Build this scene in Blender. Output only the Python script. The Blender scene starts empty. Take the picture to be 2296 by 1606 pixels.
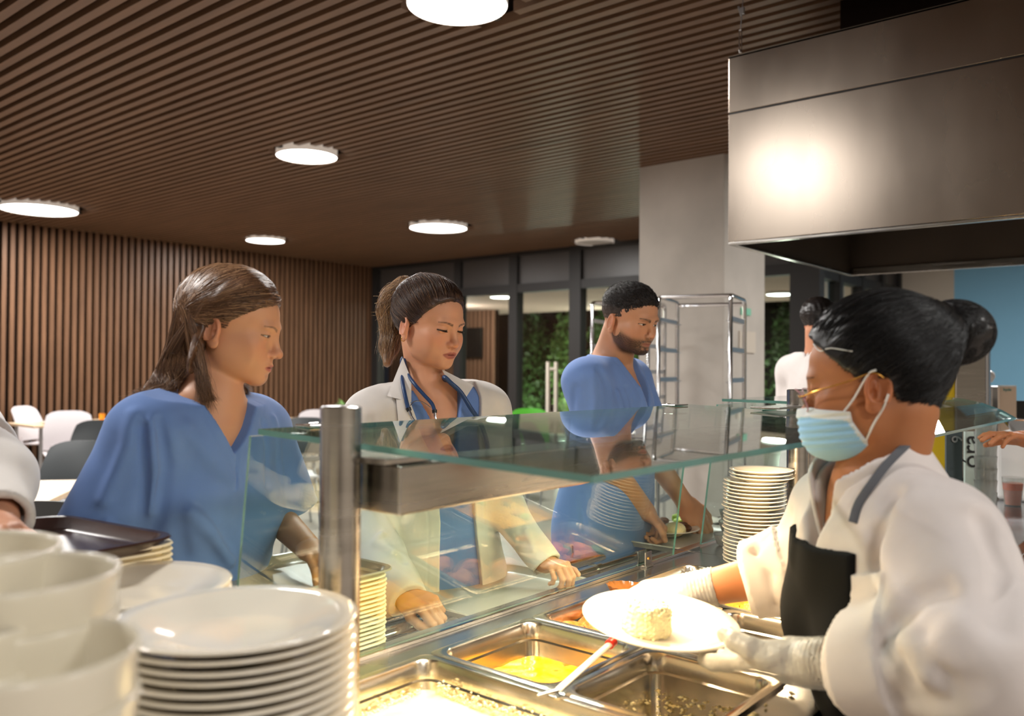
import bpy, math, random
import numpy as np
from mathutils import Vector, Matrix
random.seed(7); NR=np.random.RandomState(11)
SC=bpy.context.scene; COL=SC.collection
pi=math.pi
# ------------------------------------------------------------------ camera model (photo frame 2296x1606)
FPX=1923.; CX,CY=1148.,803.; TH=math.radians(39.8); CH=1.42
PITCH=math.atan(24.4/FPX); ROLL=math.atan(26/3912.)
_f0=np.array([math.cos(TH),math.sin(TH),0]); _r0=np.array([math.sin(TH),-math.cos(TH),0]); _u0=np.array([0,0,1.])
CF=_f0*math.cos(PITCH)+_u0*math.sin(PITCH); _up=_u0*math.cos(PITCH)-_f0*math.sin(PITCH)
CR=_r0*math.cos(ROLL)+_up*math.sin(ROLL); CU=_up*math.cos(ROLL)-_r0*math.sin(ROLL)
CO=np.array([0,0,CH])
def ray(x,y): return CF+CR*(x-CX)/FPX+CU*(CY-y)/FPX
def P(x,y,d): return CO+ray(x,y)*d              # point seen at (x,y) at depth d
def atZ(x,y,z): r=ray(x,y); return CO+r*(z-CH)/r[2]
def atX(x,y,v): r=ray(x,y); return CO+r*v/r[0]
def atY(x,y,v): r=ray(x,y); return CO+r*v/r[1]
cam=bpy.data.cameras.new('camera'); cam.sensor_width=36; cam.lens=36*FPX/2296.; cam.clip_start=.05; cam.clip_end=200
co=bpy.data.objects.new('camera',cam); COL.objects.link(co)
M=Matrix(((CR[0],CU[0],-CF[0],0),(CR[1],CU[1],-CF[1],0),(CR[2],CU[2],-CF[2],CH),(0,0,0,1)))
co.matrix_world=M; SC.camera=co
cam.dof.use_dof=True; cam.dof.focus_distance=2.15; cam.dof.aperture_fstop=3.2
# ------------------------------------------------------------------ materials
def lin(c):
    return tuple(((v/255.)/12.92 if v/255.<=.04045 else ((v/255.+.055)/1.055)**2.4) for v in c)+(1,)
MATS={}
def mat(name,rgb,rough=.5,metal=0.,spec=.5,coat=0.,noise=0.,nscale=8.,bump=0.,bscale=40.,emit=None,estr=0.,vcol=False,
        sss=0.,trans=0.,ior=1.45,stretch=(1,1,1),aniso=0.,sheen=0.,rnoise=0.,alpha=1.):
    """rgb sRGB 0-255; noise = amount of value variation."""
    m=bpy.data.materials.new(name); m.use_nodes=True; nt=m.node_tree; b=nt.nodes['Principled BSDF']; L=nt.links
    b.inputs['Base Color'].default_value=lin(rgb); b.inputs['Roughness'].default_value=rough; b.inputs['Metallic'].default_value=metal
    b.inputs['Specular IOR Level'].default_value=spec; b.inputs['Coat Weight'].default_value=coat; b.inputs['IOR'].default_value=ior
    b.inputs['Transmission Weight'].default_value=trans; b.inputs['Anisotropic'].default_value=aniso; b.inputs['Sheen Weight'].default_value=sheen
    b.inputs['Alpha'].default_value=alpha
    if sss: b.inputs['Subsurface Weight'].default_value=sss; b.inputs['Subsurface Radius'].default_value=(.012,.004,.002); b.inputs['Subsurface Scale'].default_value=1
    tc=nt.nodes.new('ShaderNodeTexCoord'); mp=nt.nodes.new('ShaderNodeMapping'); mp.inputs['Scale'].default_value=stretch
    L.new(tc.outputs['Object'],mp.inputs['Vector'])
    src=None
    if vcol:
        a=nt.nodes.new('ShaderNodeVertexColor'); a.layer_name='Col'; src=a.outputs['Color']; L.new(src,b.inputs['Base Color'])
    if noise:
        n=nt.nodes.new('ShaderNodeTexNoise'); n.inputs['Scale'].default_value=nscale; n.inputs['Detail'].default_value=5
        L.new(mp.outputs[0],n.inputs['Vector'])
        mr=nt.nodes.new('ShaderNodeMapRange'); mr.inputs['From Min'].default_value=.3; mr.inputs['From Max'].default_value=.7
        mr.inputs['To Min'].default_value=1-noise; mr.inputs['To Max'].default_value=1+noise
        L.new(n.outputs['Fac'],mr.inputs['Value'])
        mx=nt.nodes.new('ShaderNodeMix'); mx.data_type='RGBA'; mx.blend_type='MULTIPLY'; mx.inputs['Factor'].default_value=1
        mx.inputs['A'].default_value=lin(rgb)
        if src is not None: L.new(src,mx.inputs['A'])
        L.new(mr.outputs[0],mx.inputs['B']); L.new(mx.outputs['Result'],b.inputs['Base Color'])
        if rnoise:
            m2=nt.nodes.new('ShaderNodeMapRange'); m2.inputs['From Min'].default_value=.3; m2.inputs['From Max'].default_value=.7
            m2.inputs['To Min'].default_value=rough-rnoise; m2.inputs['To Max'].default_value=rough+rnoise
            L.new(n.outputs['Fac'],m2.inputs['Value']); L.new(m2.outputs[0],b.inputs['Roughness'])
    if bump:
        n2=nt.nodes.new('ShaderNodeTexNoise'); n2.inputs['Scale'].default_value=bscale; n2.inputs['Detail'].default_value=4
        L.new(mp.outputs[0],n2.inputs['Vector'])
        bp=nt.nodes.new('ShaderNodeBump'); bp.inputs['Strength'].default_value=bump; bp.inputs['Distance'].default_value=.01
        L.new(n2.outputs['Fac'],bp.inputs['Height']); L.new(bp.outputs[0],b.inputs['Normal'])
    if emit: b.inputs['Emission Color'].default_value=lin(emit); b.inputs['Emission Strength'].default_value=estr
    MATS[name]=m; return m
def glassmat(name,tint=(255,255,255),ior=1.5,rough=0.):
    """clear sheet glass: fresnel reflection over straight transmission, works from any side"""
    m=bpy.data.materials.new(name); m.use_nodes=True; nt=m.node_tree; L=nt.links; nt.nodes.clear()
    o=nt.nodes.new('ShaderNodeOutputMaterial'); fr=nt.nodes.new('ShaderNodeFresnel'); fr.inputs['IOR'].default_value=ior
    g=nt.nodes.new('ShaderNodeNewGeometry')
    tr=nt.nodes.new('ShaderNodeBsdfTransparent'); tr.inputs[0].default_value=lin(tint)
    gl=nt.nodes.new('ShaderNodeBsdfGlossy'); gl.inputs['Roughness'].default_value=rough; gl.inputs[0].default_value=(1,1,1,1)
    # the back side of a sheet sees the same fresnel as the front (ior inverted there)
    iv=nt.nodes.new('ShaderNodeMath'); iv.operation='MULTIPLY_ADD'; iv.inputs[1].default_value=1/ior-ior; iv.inputs[2].default_value=ior
    L.new(g.outputs['Backfacing'],iv.inputs[0])
    L.new(iv.outputs[0],fr.inputs['IOR'])
    inv=nt.nodes.new('ShaderNodeMath'); inv.operation='DIVIDE'; inv.inputs[0].default_value=1
    mx=nt.nodes.new('ShaderNodeMixShader'); L.new(fr.outputs[0],mx.inputs[0]); L.new(tr.outputs[0],mx.inputs[1]); L.new(gl.outputs[0],mx.inputs[2])
    nt.nodes.remove(inv)
    L.new(mx.outputs[0],o.inputs[0]); MATS[name]=m; return m
# ------------------------------------------------------------------ mesh helpers
def rotz(a): c,s=math.cos(a),math.sin(a); return np.array([[c,-s,0],[s,c,0],[0,0,1.]])
class MB:
    def __init__(s): s.v=[]; s.f=[]; s.m=[]; s.n=0
    def add(s,v,f,mi=0):
        v=np.asarray(v,float); s.v.append(v); s.f+= [tuple(int(i)+s.n for i in q) for q in f]; s.m+=[mi]*len(f); s.n+=len(v); return s
    def box(s,c,d,R=None,mi=0):
        d=np.array(d)/2.; v=np.array([[x,y,z] for x in(-1,1) for y in(-1,1) for z in(-1,1)])*d
        if R is not None: v=v@np.asarray(R).T
        return s.add(v+np.array(c),[(0,1,3,2),(4,6,7,5),(0,4,5,1),(2,3,7,6),(0,2,6,4),(1,5,7,3)],mi)
    def bx(s,x0,x1,y0,y1,z0,z1,mi=0): return s.box(((x0+x1)/2,(y0+y1)/2,(z0+z1)/2),(x1-x0,y1-y0,z1-z0),None,mi)
    def tube(s,pts,r,n=10,mi=0,cap=True,flat=1.):
        p=np.array(pts,float); k=len(p); r=np.ones(k)*r if np.isscalar(r) else np.array(r)
        t=np.gradient(p,axis=0); t/=np.linalg.norm(t,axis=1)[:,None]+1e-9
        a=np.array([0,0,1.]) if abs(t[0][2])<.9 else np.array([1.,0,0])
        u=np.cross(t[0],a); u/=np.linalg.norm(u); V=[]
        for i in range(k):
            u=u-t[i]*(u@t[i]); u/=np.linalg.norm(u)+1e-9; w=np.cross(t[i],u)
            ang=np.arange(n)*2*pi/n
            V.append(p[i]+r[i]*(np.cos(ang)[:,None]*u+flat*np.sin(ang)[:,None]*w))
        V=np.concatenate(V); F=[(i*n+j,i*n+(j+1)%n,(i+1)*n+(j+1)%n,(i+1)*n+j) for i in range(k-1) for j in range(n)]
        if cap: F.append(tuple(range(n-1,-1,-1))); F.append(tuple((k-1)*n+j for j in range(n)))
        return s.add(V,F,mi)
    def lathe(s,prof,c=(0,0,0),n=48,mi=0,R=None,sx=1,sy=1):
        prof=np.array(prof,float); k=len(prof); ang=np.arange(n)*2*pi/n
        V=np.stack([np.outer(prof[:,0],np.cos(ang))*sx,np.outer(prof[:,0],np.sin(ang))*sy,np.repeat(prof[:,1][:,None],n,1)],-1).reshape(-1,3)
        if R is not None: V=V@np.asarray(R).T
        F=[(i*n+j,i*n+(j+1)%n,(i+1)*n+(j+1)%n,(i+1)*n+j) for i in range(k-1) for j in range(n)]
        return s.add(V+np.array(c),F,mi)
    def build(s,name,m,parent=None,loc=None,smooth=False,bevel=0,auto=True,rz=0,seg=2):
        V=np.concatenate(s.v); base=np.zeros(3)
        if parent is not None and '_base' in parent: base=np.array(parent['_base'])
        if loc is not None: base=np.array(loc,float)
        me=bpy.data.meshes.new(name); me.from_pydata((V-base).tolist(),[],s.f)
        ms=m if isinstance(m,(list,tuple)) else [m]
        for q in ms: me.materials.append(q)
        if len(ms)>1: me.polygons.foreach_set('material_index',s.m)
        me.update()
        o=bpy.data.objects.new(name,me); COL.objects.link(o)
        if smooth:
            me.polygons.foreach_set('use_smooth',[True]*len(me.polygons))
            if auto:
                try: me.set_sharp_from_angle(angle=math.radians(40))
                except Exception: pass
        if bevel:
            b=o.modifiers.new('bevel','BEVEL'); b.width=bevel; b.segments=seg; b.limit_method='ANGLE'
        if parent is not None:
            o.parent=parent
        elif loc is not None: o.location=Vector(base)
        if parent is None and rz: o.rotation_euler=(0,0,rz)
        return o
def tag(o,label=None,cat=None,group=None,kind=None):
    if label: o['label']=label
    if cat: o['category']=cat
    if group: o['group']=group
    if kind: o['kind']=kind
    return o
def thing(name,label,cat,loc=(0,0,0),rz=0,group=None,world=True):
    """Empty at the base of a thing. world=True: part geometry is given in world coordinates."""
    o=bpy.data.objects.new(name,None); COL.objects.link(o); o.empty_display_size=.05
    o.location=Vector([float(q) for q in loc]); o.rotation_euler=(0,0,rz)
    if world: o['_base']=[float(q) for q in loc]
    return tag(o,label,cat,group)
def struct(o): o['kind']='structure'; return o
def ch(o): return [c for c in bpy.data.objects if c.parent==o]
def copy_tree(o,parent=None,kids=None):
    c=o.copy(); COL.objects.link(c)
    if parent is not None: c.parent=parent
    for k in KIDS.get(o.name,ch(o)): copy_tree(k,c)
    return c
KIDS={}
def dup(o,loc,rz=None,label=None,group=None):
    c=copy_tree(o); c.location=Vector([float(q) for q in loc])
    if rz is not None: c.rotation_euler=(0,0,rz)
    if label: c['label']=label
    if group: c['group']=group
    return c
def light(name,kind,loc,power,color=(1,1,1),size=.3,rot=None,shape='DISK',sy=None,spread=None):
    l=bpy.data.lights.new(name,kind); l.energy=power; l.color=color
    if kind=='AREA':
        l.shape=shape; l.size=size
        if sy: l.size_y=sy
        if spread: l.spread=spread
    else: l.shadow_soft_size=size
    o=bpy.data.objects.new(name,l); COL.objects.link(o); o.location=Vector([float(q) for q in loc])
    if rot is not None: o.rotation_euler=rot
    return o
# ================================================================== materials
def steelmat(name,rgb,rough,stretch,noise=.12,rn=.06):
    return mat(name,rgb,rough=rough,metal=1,noise=noise,nscale=3,rnoise=rn,stretch=stretch,bump=.03,bscale=6)
m_wood=mat('slat_wood',(104,78,58),rough=.42,noise=.18,nscale=2.2,stretch=(6,.7,6),spec=.4)
m_woodv=mat('wall_slat_wood',(100,72,52),rough=.45,noise=.22,nscale=2.5,stretch=(8,8,.6),spec=.35)
m_gap=mat('dark_backing',(26,16,11),rough=.9,spec=.1)
m_floor=mat('floor_tile',(176,164,154),rough=.28,noise=.07,nscale=1.5,spec=.5)
m_conc=mat('concrete',(184,177,168),rough=.75,noise=.14,nscale=1.6,bump=.08,bscale=9)
m_steel=steelmat('brushed_steel',(176,172,166),.24,(1,1,14))
m_steelh=mat('hood_steel',(158,146,134),rough=.26,metal=1,noise=.10,nscale=1.1,rnoise=.05,stretch=(1,1.6,.7),bump=.04,bscale=2.2)
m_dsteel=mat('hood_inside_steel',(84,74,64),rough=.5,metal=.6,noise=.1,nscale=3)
m_ctr=mat('counter_steel',(176,178,182),rough=.22,metal=1,noise=.10,nscale=5,rnoise=.06,bump=.03,bscale=8)
m_pan=mat('pan_steel',(206,200,188),rough=.2,metal=1,noise=.06,nscale=9,rnoise=.05)
m_chrome=mat('chrome',(205,205,205),rough=.12,metal=1)
m_glass=glassmat('clear_glass',(240,248,245),1.5)
m_glassedge=mat('glass_edge',(104,158,150),rough=.15,spec=.6,trans=.4)
m_win=glassmat('window_glass',(222,228,224),1.5)
m_frame=mat('dark_window_frame',(38,36,35),rough=.5)
m_spand=mat('spandrel_panel',(70,66,64),rough=.35,noise=.08,nscale=2)
m_blue=mat('blue_paint',(130,184,216),rough=.7,noise=.03,nscale=1)
m_pale=mat('pale_plaster',(196,186,172),rough=.8,noise=.04,nscale=2)
m_white=mat('white_plastic',(226,222,218),rough=.35)
m_porc=mat('porcelain',(232,224,208),rough=.12,coat=.3,spec=.5)
m_dgrey=mat('dark_grey_plastic',(58,62,64),rough=.45)
m_wchair=mat('white_chair_plastic',(205,198,200),rough=.45)
m_birch=mat('birch_top',(214,188,156),rough=.4,noise=.07,nscale=3,stretch=(1,8,1))
m_black=mat('black_plastic',(22,22,23),rough=.4)
m_leg=mat('grey_metal_leg',(168,168,170),rough=.3,metal=.8)
m_green=mat('green_plastic',(70,150,40),rough=.4)
m_leaf=mat('leaf',(62,92,48),rough=.4,noise=.5,nscale=3,spec=.5)
m_leaf2=mat('leaf_light',(92,126,66),rough=.4,noise=.4,nscale=3,spec=.5)
m_lamp=mat('lamp_diffuser',(255,255,255),emit=(255,252,248),estr=14)
m_lampside=mat('lamp_rim',(210,200,190),rough=.5,emit=(255,240,225),estr=.25)
m_extcan=mat('canopy_plaster',(206,180,170),rough=.8)
# ================================================================== room shell
XB,YL,ZC=10.1,11.6,3.2; XR=14.; YR=-4.; XN=-3.5
struct(MB().bx(XN-1,XR+9,YR,YL+.3,-.12,0).build('floor',m_floor))
# slatted ceiling (slats run along Y), with round openings around the lamps
LAMPS=[(2.99,2.85,.245,'nearest round ceiling lamp, cut off by the top edge'),
       (4.37,5.88,.25,'round ceiling lamp with deep white rim above the dark haired woman in blue'),
       (4.00,10.30,.40,'wide round ceiling lamp at the far left, close to the slatted wall'),
       (6.95,10.27,.26,'small round ceiling lamp far back above the slatted wall corner'),
       (7.65,7.59,.36,'wide round ceiling lamp above the woman in the white coat'),
       (9.85,6.73,.27,'dim unlit round ceiling lamp next to the concrete column')]
HID=[(0,2.85,.25),(-1.4,5.88,.25),(1.4,5.9,.25),(.9,10.3,.4),(7.2,.6,.25),(10.5,1.2,.25),(-.6,-2.2,.3),(2.0,-2.2,.3)]  # unseen lights without fixtures; the last two are front fill added on the camera side
cm=MB(); PITCHS=.095; x=-3.2
holes=[(a,b,r*1.22) for a,b,r,_ in LAMPS]
while x<XR+.1:
    segs=[(YR,YL)]
    if x>XB: segs=[(YR,3.9)]
    for hx,hy,hr in holes:
        q=hr*hr-(x-hx)**2
        if q>0:
            q=math.sqrt(q); ns=[]
            for a,b in segs:
                if a<hy-q and b>hy+q: ns+=[(a,hy-q),(hy+q,b)]
                else: ns.append((a,b))
            segs=ns
    for a,b in segs: cm.bx(x,x+.051,a,b,ZC,ZC+.055)
    x+=PITCHS
cm.bx(XN-1,XR+9,YR,YL+.3,ZC+.13,ZC+.2,1)
struct(cm.build('ceiling',[m_wood,m_gap]))
# left slatted wall (plane Y = YL)
wm=MB(); x=-3.
while x<XB: wm.bx(x,x+.050,YL,YL+.045,0,ZC+.05); x+=.0945
wm.bx(XN-1,XB+.1,YL+.1,YL+.25,0,ZC+.13,1)
struct(wm.build('wall_left',[m_woodv,m_gap]))
struct(MB().bx(XN-1,XR,YR-.2,YR,0,ZC+.1).build('wall_right',m_pale))
struct(MB().bx(XN-1,XN-.8,YR,YL,0,ZC+.1).build('wall_behind',m_pale))
struct(MB().bx(XR,XR+.2,YR,3.11,0,ZC+.1).build('wall_blue',m_blue))
struct(MB().bx(XR,XR+.2,3.11,3.95,0,ZC+.1).build('wall_pale',m_pale))
# glazed back wall (plane X = XB) : mullions, transom, spandrels, panes
def glazing(idx,fixed,a0,a1,axis,mull,ztr=2.58):
    e=thing('window_%d'%idx,None,None,(fixed,a0,0) if axis=='x' else (a0,fixed,0)); e['kind']='structure'
    def bb(mb,u0,u1,z0,z1,t0,t1):
        if axis=='x': mb.bx(fixed+t0,fixed+t1,u0,u1,z0,z1)
        else: mb.bx(u0,u1,fixed+t0,fixed+t1,z0,z1)
    fm=MB()
    for u,w in mull: bb(fm,u-w/2,u+w/2,0,ZC,-.06,.10)
    bb(fm,a0,a1,ztr,ztr+.13,-.05,.09); bb(fm,a0,a1,0,.1,-.05,.09); bb(fm,a0,a1,ZC-.06,ZC+.06,-.05,.09)
    fm.build('window_frame',m_frame,e)
    sp=MB(); bb(sp,a0,a1,ztr+.1,ZC-.03,.0,.02); sp.build('upper_panel',m_spand,e)
    us=sorted(u for u,w in mull)
    for u,v in zip(us[:-1],us[1:]):
        g=MB(); bb(g,u+.02,v-.02,.1,ztr,.01,.018); g.build('pane',m_win,e)
    return e
mull=[(11.52,.16),(9.53,.14),(8.36,.16),(7.2,.2),(5.9,.12),(4.9,.12),(3.85,.36)]
glazing(1,XB,3.9,YL,'x',mull)
glazing(2,3.9,XB+.1,XR,'y',[(XB+.15,.2),(11.3,.12),(12.2,.12),(13.1,.12),(13.95,.14)])
struct(MB().bx(4.15,5.2,-2.1,1.42,2.86,ZC+.02).build('trim_1',m_gap))
# concrete column
struct(MB().bx(6.5,7.31,3.16,3.97,0,ZC+.06).build('column_concrete',m_conc,bevel=.01))
def onside(px0,px1,py0,py1):
    a_=atY(px0,py0,3.155); b_=atY(px1,py1,3.155); return MB().bx(a_[0],b_[0],3.146,3.159,b_[2],a_[2]),((a_[0]+b_[0])/2,3.155,b_[2])
mb_,lc_=onside(1657,1692,742,792); tag(mb_.build('paper_notice',m_pale,loc=lc_),'small pale paper notice on the concrete column behind the steel rack','notice')
mb_,lc_=onside(1661,1682,690,708); tag(mb_.build('safety_sign',mat('sign_green',(120,190,160),rough=.5),loc=lc_),'small pale green sign near the top of the steel rack on the column','sign')
# outside: terrace, canopy, exterior slat wall, garden
struct(MB().bx(XB+.2,XB+10,4.1,YL+4,-.1,-.01).build('terrace_floor',m_conc))
struct(MB().bx(XB+.2,15.3,4.1,YL+4,2.70,2.85).build('canopy_ceiling',m_extcan))
ey=float(atX(1107,760,14.)[1]); ew=MB(); y=ey
while y<15.5: ew.bx(14.,14.05,y,y+.075,0,2.70); y+=.125
ew.bx(14.06,14.12,ey-.04,15.6,0,2.70,1)
struct(ew.build('exterior_wall',[mat('exterior_slat',(150,112,92),rough=.6),m_gap]))
tv=thing('wall_screen','dark screen on the slatted wall outside the glazing','screen',(13.9,float(atX(1050,760,13.9)[1]),1.5))
ty=float(atX(1079,760,13.9)[1]); MB().bx(13.9,13.96,ty,ty+1.25,1.66,2.32).build('panel',m_black,tv,bevel=.01)
MB().bx(13.955,14.,ty+.5,ty+.7,1.85,2.05).build('bracket',m_dgrey,tv)
struct(MB().bx(XB+8,XB+8.2,0,YL+4,0,3.6).build('garden_backdrop',mat('night_hedge',(12,18,9),rough=.9)))
# lamps
def lamp(x,y,r,label=None,lit=True,grp=None):
    e=thing('ceiling_lamp',label,'ceiling lamp',(x,y,ZC-.02))
    rim=MB().lathe([(r*.985,ZC+.10),(r,ZC+.10),(r,ZC-.022),(r*.985,ZC-.027),(r*.98,ZC-.02)],(x,y,0),n=48)
    rim.build('rim',m_lampside,e,smooth=True)
    MB().lathe([(0.0001,ZC-.021),(r*.5,ZC-.022),(r*.982,ZC-.018)],(x,y,0),n=48).build('diffuser',m_lamp if lit else mat('dim_diffuser',(200,196,190),rough=.5),e,smooth=True)
    for s in(-1,1): MB().bx(x+s*(r+.03)-.03,x+s*(r+.03)+.03,y-.02,y+.02,ZC+.0,ZC+.03).build('spring_clip',m_black,e)
    return e
for i,(x,y,r,lb) in enumerate(LAMPS):
    e=lamp(x,y,r,lb,lit=(i!=5))
    if i!=5: light('lamp_or_fill_light','AREA',(x,y,ZC-.035),75*(r/.25)**1.2,(1,.972,.935),size=r*1.9)
for x,y,r in HID:
    light('lamp_or_fill_light','AREA',(x,y,ZC-.035),70 if y<-1 else (105 if x>7 else 70),(1,.975,.94),size=r*(3 if y<-1 else 1.9))
# outside lamps (seen through the glazing)
for x,y,z,lb in ((float(P(1128,670,14.9)[0]),float(P(1128,670,14.9)[1]),2.655,'round lamp under the canopy outside the glazing'),(float(P(1750,648,14.)[0]),float(P(1750,648,14.)[1]),2.655,'long oval lamp outside the glazing right of the column')):
    e=thing('outside_lamp',lb,'ceiling lamp',(x,y,z))
    MB().lathe([(.0001,z),(.2,z),(.22,z+.01),(.22,z+.04)],(x,y,0)).build('diffuser',m_lamp,e,smooth=True)
    MB().lathe([(.225,z+.005),(.235,z+.03),(.22,z+.045)],(x,y,0)).build('rim',m_white,e,smooth=True)
    light('outside_light','AREA',(x,y,z-.02),60,(1,.95,.88),size=.4)
light('outside_light','POINT',(12.7,12.0,2.3),70,(1,.9,.8),size=.2)  # added point light without a fixture, brightens the exterior slat wall
for gx,gy,gz,gp in ((15.2,9.2,.5,75),(15.0,11.,.5,75),(15.0,12.3,.6,40),(15.3,6.2,.5,60),(14.9,10.2,2.3,22),(14.9,8.8,2.3,22)): light('garden_light','POINT',(gx,gy,gz),gp,(.95,1,.85),size=.1)
def shrub(x,y,z0,w,h,n,m,label,seed,big=.14):
    rs=np.random.RandomState(seed); mb=MB()
    c=rs.normal(size=(n,3)); c/=np.linalg.norm(c,axis=1)[:,None]; c*=rs.uniform(.35,1,size=(n,1))**.6
    c=c*np.array([w*.42,w*.5,h/2])+np.array([x,y,z0+h/2])
    d=rs.normal(size=(n,3)); d[:,2]-=.5; d/=np.linalg.norm(d,axis=1)[:,None]
    e=np.cross(d,rs.normal(size=(n,3))); e/=np.linalg.norm(e,axis=1)[:,None]; nn=np.cross(d,e)
    l=rs.uniform(.7,1.5,size=(n,1))*big
    V=np.stack([c,c+d*l*.5+e*l*.3+nn*l*.06,c+d*l,c+d*l*.5-e*l*.3+nn*l*.06],1).reshape(-1,3)
    t=thing('garden_shrub',label,'shrub',(x,y,z0))
    mb.add(V,[(4*i,4*i+1,4*i+2,4*i+3) for i in range(n)]).build('foliage',m,t)
    for k in range(3): MB().tube([(x+rs.uniform(-.1,.1),y+rs.uniform(-.1,.1),z0),(x+rs.uniform(-.3,.3)*w,y+rs.uniform(-.3,.3)*w,z0+h*.8)],.02,6).build('stem',m_gap,t)
names=['shrub outside beside the exterior slatted wall','leafy bush outside left of the second window post','dense shrub outside behind the middle glass door','light green bush outside, lit from below','shrub outside left of the concrete column','shrub hidden outside behind the concrete column','shrub outside seen just right of the column','shrub outside behind the person in white']
for i,y in enumerate((12.6,11.55,10.5,9.45,8.4,7.35,6.3,5.25)):
    shrub(15.9,y,0,.88,3.0,1700,(m_leaf,m_leaf2)[i%2],('dark green ','light green ')[i%2]+names[i],30+i)
# ================================================================== extractor hood
HX,HY=3.61,1.737; hz0,hz1=2.0,2.847
h=thing('extractor_hood','large brushed steel extractor hood hanging over the counter','extractor hood',(HX,HY,hz0))
HXe=5.234; hyr=-2.2
MB().bx(HX,HX+.012,hyr,HY,hz0,2.587-.004).bx(HX,HX+.012,hyr,HY,2.587+.002,hz1).build('front_panel',m_steelh,h,bevel=.003)
MB().bx(HX+.004,HX+.012,hyr,HY-.002,2.58,2.59).build('seam',m_black,h)
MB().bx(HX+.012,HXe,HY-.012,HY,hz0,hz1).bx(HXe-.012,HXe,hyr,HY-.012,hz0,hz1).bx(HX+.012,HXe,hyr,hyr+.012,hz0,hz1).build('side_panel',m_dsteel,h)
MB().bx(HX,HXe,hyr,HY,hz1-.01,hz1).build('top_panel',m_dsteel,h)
MB().bx(HX,HX+.03,hyr,HY,hz0-.012,hz0).bx(HX+.03,HXe,HY-.03,HY,hz0-.012,hz0).bx(HXe-.03,HXe,hyr,HY-.03,hz0-.012,hz0+.03).build('lower_rim',m_steel,h,bevel=.002)
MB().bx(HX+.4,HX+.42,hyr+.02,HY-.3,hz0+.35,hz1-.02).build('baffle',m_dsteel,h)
for (px,py) in ((1660,118),):
    b=atX(px,py,HX+.06); c=thing('hanging_cable','steel cable with turnbuckle holding the hood corner','cable',b)
    MB().tube([b+np.array([0,0,0]),b+np.array([0,0,.012])],.008,8).build('hook',m_chrome,c)
    tb=MB()
    for s in(-1,1): tb.tube([b+np.array([0,s*.006,.012]),b+np.array([0,s*.006,.105])],.0025,6)
    tb.tube([b+np.array([0,-.006,.012]),b+np.array([0,.006,.012])],.003,6).tube([b+np.array([0,-.006,.105]),b+np.array([0,.006,.105])],.003,6)
    tb.build('turnbuckle',m_chrome,c)
    top=np.array([b[0]+.0,b[1]-.02,ZC+.02])
    MB().tube([b+np.array([0,0,.1]),top],.0022,6).tube([b+np.array([0,-.003,.17]),b+np.array([0,.010,.215])],.005,6).build('wire',m_leg,c)
    MB().box(b+np.array([0,-.008,.19]),(.012,.02,.03)).build('clamp',m_leg,c)
# ================================================================== serving counter
Z0=.88
def rrect(x0,x1,y0,y1,r,z,n=6):
    c=[(x1-r,y1-r,0),(x0+r,y1-r,pi/2),(x0+r,y0+r,pi),(x1-r,y0+r,1.5*pi)]
    return np.array([(cx+r*math.cos(a+k*pi/2/n),cy+r*math.sin(a+k*pi/2/n),z) for cx,cy,a in c for k in range(n+1)])
def loft(mb,rings,mi=0,cap0=False,cap1=False,wrap=False):
    n=len(rings[0]); V=np.concatenate(rings); F=[(i*n+j,i*n+(j+1)%n,(i+1)*n+(j+1)%n,(i+1)*n+j) for i in range(len(rings)-1) for j in range(n)]
    if wrap: k=len(rings)-1; F+=[(k*n+j,k*n+(j+1)%n,(j+1)%n,j) for j in range(n)]
    if cap1: k=(len(rings)-1)*n; F.append(tuple(k+j for j in range(n)))
    if cap0: F.append(tuple(range(n-1,-1,-1)))
    mb.add(V,F,mi); return mb
cb=thing('serving_counter','long stainless steel serving counter with wells for food pans','counter',(1.5,.9,0))
XA,XS,XZ=.30,2.31,5.9; YF,YN=1.275,.50
wx0,wx1,wy0,wy1=.834,2.142,.583,1.154
t=MB()
t.bx(XA,wx0,YN,YF,Z0-.04,Z0).bx(wx1,XS-.0015,YN,YF,Z0-.04,Z0).bx(wx0,wx1,wy1,YF,Z0-.04,Z0).bx(wx0,wx1,YN,wy0,Z0-.04,Z0)
t.build('worktop',m_ctr,cb)
MB().bx(XS+.0015,XZ,YN,YF,Z0-.04,Z0).build('worktop_extension',m_ctr,cb,bevel=.002)
MB().bx(XA+.02,XZ-.02,.56,YF-.03,.1,Z0-.3).bx(XA+.02,wx0-.02,.56,YF-.03,Z0-.3,Z0-.04).bx(wx1+.02,XZ-.02,.56,YF-.03,Z0-.3,Z0-.04).bx(wx0-.02,wx1+.02,.56,.57,Z0-.3,Z0-.04).bx(wx0-.02,wx1+.02,1.2,YF-.03,Z0-.3,Z0-.04).build('cabinet_body',m_steel,cb)
for a,b in ((.4,.6),(2.3,.6),(5.7,.6),(.4,1.15),(2.3,1.15),(5.7,1.15)): MB().tube([(a,b,0),(a,b,.1)],.02,12).build('foot',m_chrome,cb)
MB().bx(XA,XS+.05,1.222,1.232,Z0,Z0+.008).build('glass_channel',m_chrome,cb,bevel=.001)
tr=MB().tube([(XA,1.365+.045,.835),(XZ,1.365+.045,.835)],.019,14); tr.build('tray_rail',m_chrome,cb,smooth=True)
MB().tube([(XA,1.305,.835),(XZ,1.305,.835)],.012,12).build('tray_rail',m_chrome,cb,smooth=True)
MB().tube([(XA,1.51,.835),(XZ,1.51,.835)],.019,14).build('tray_rail',m_chrome,cb,smooth=True)
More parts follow.
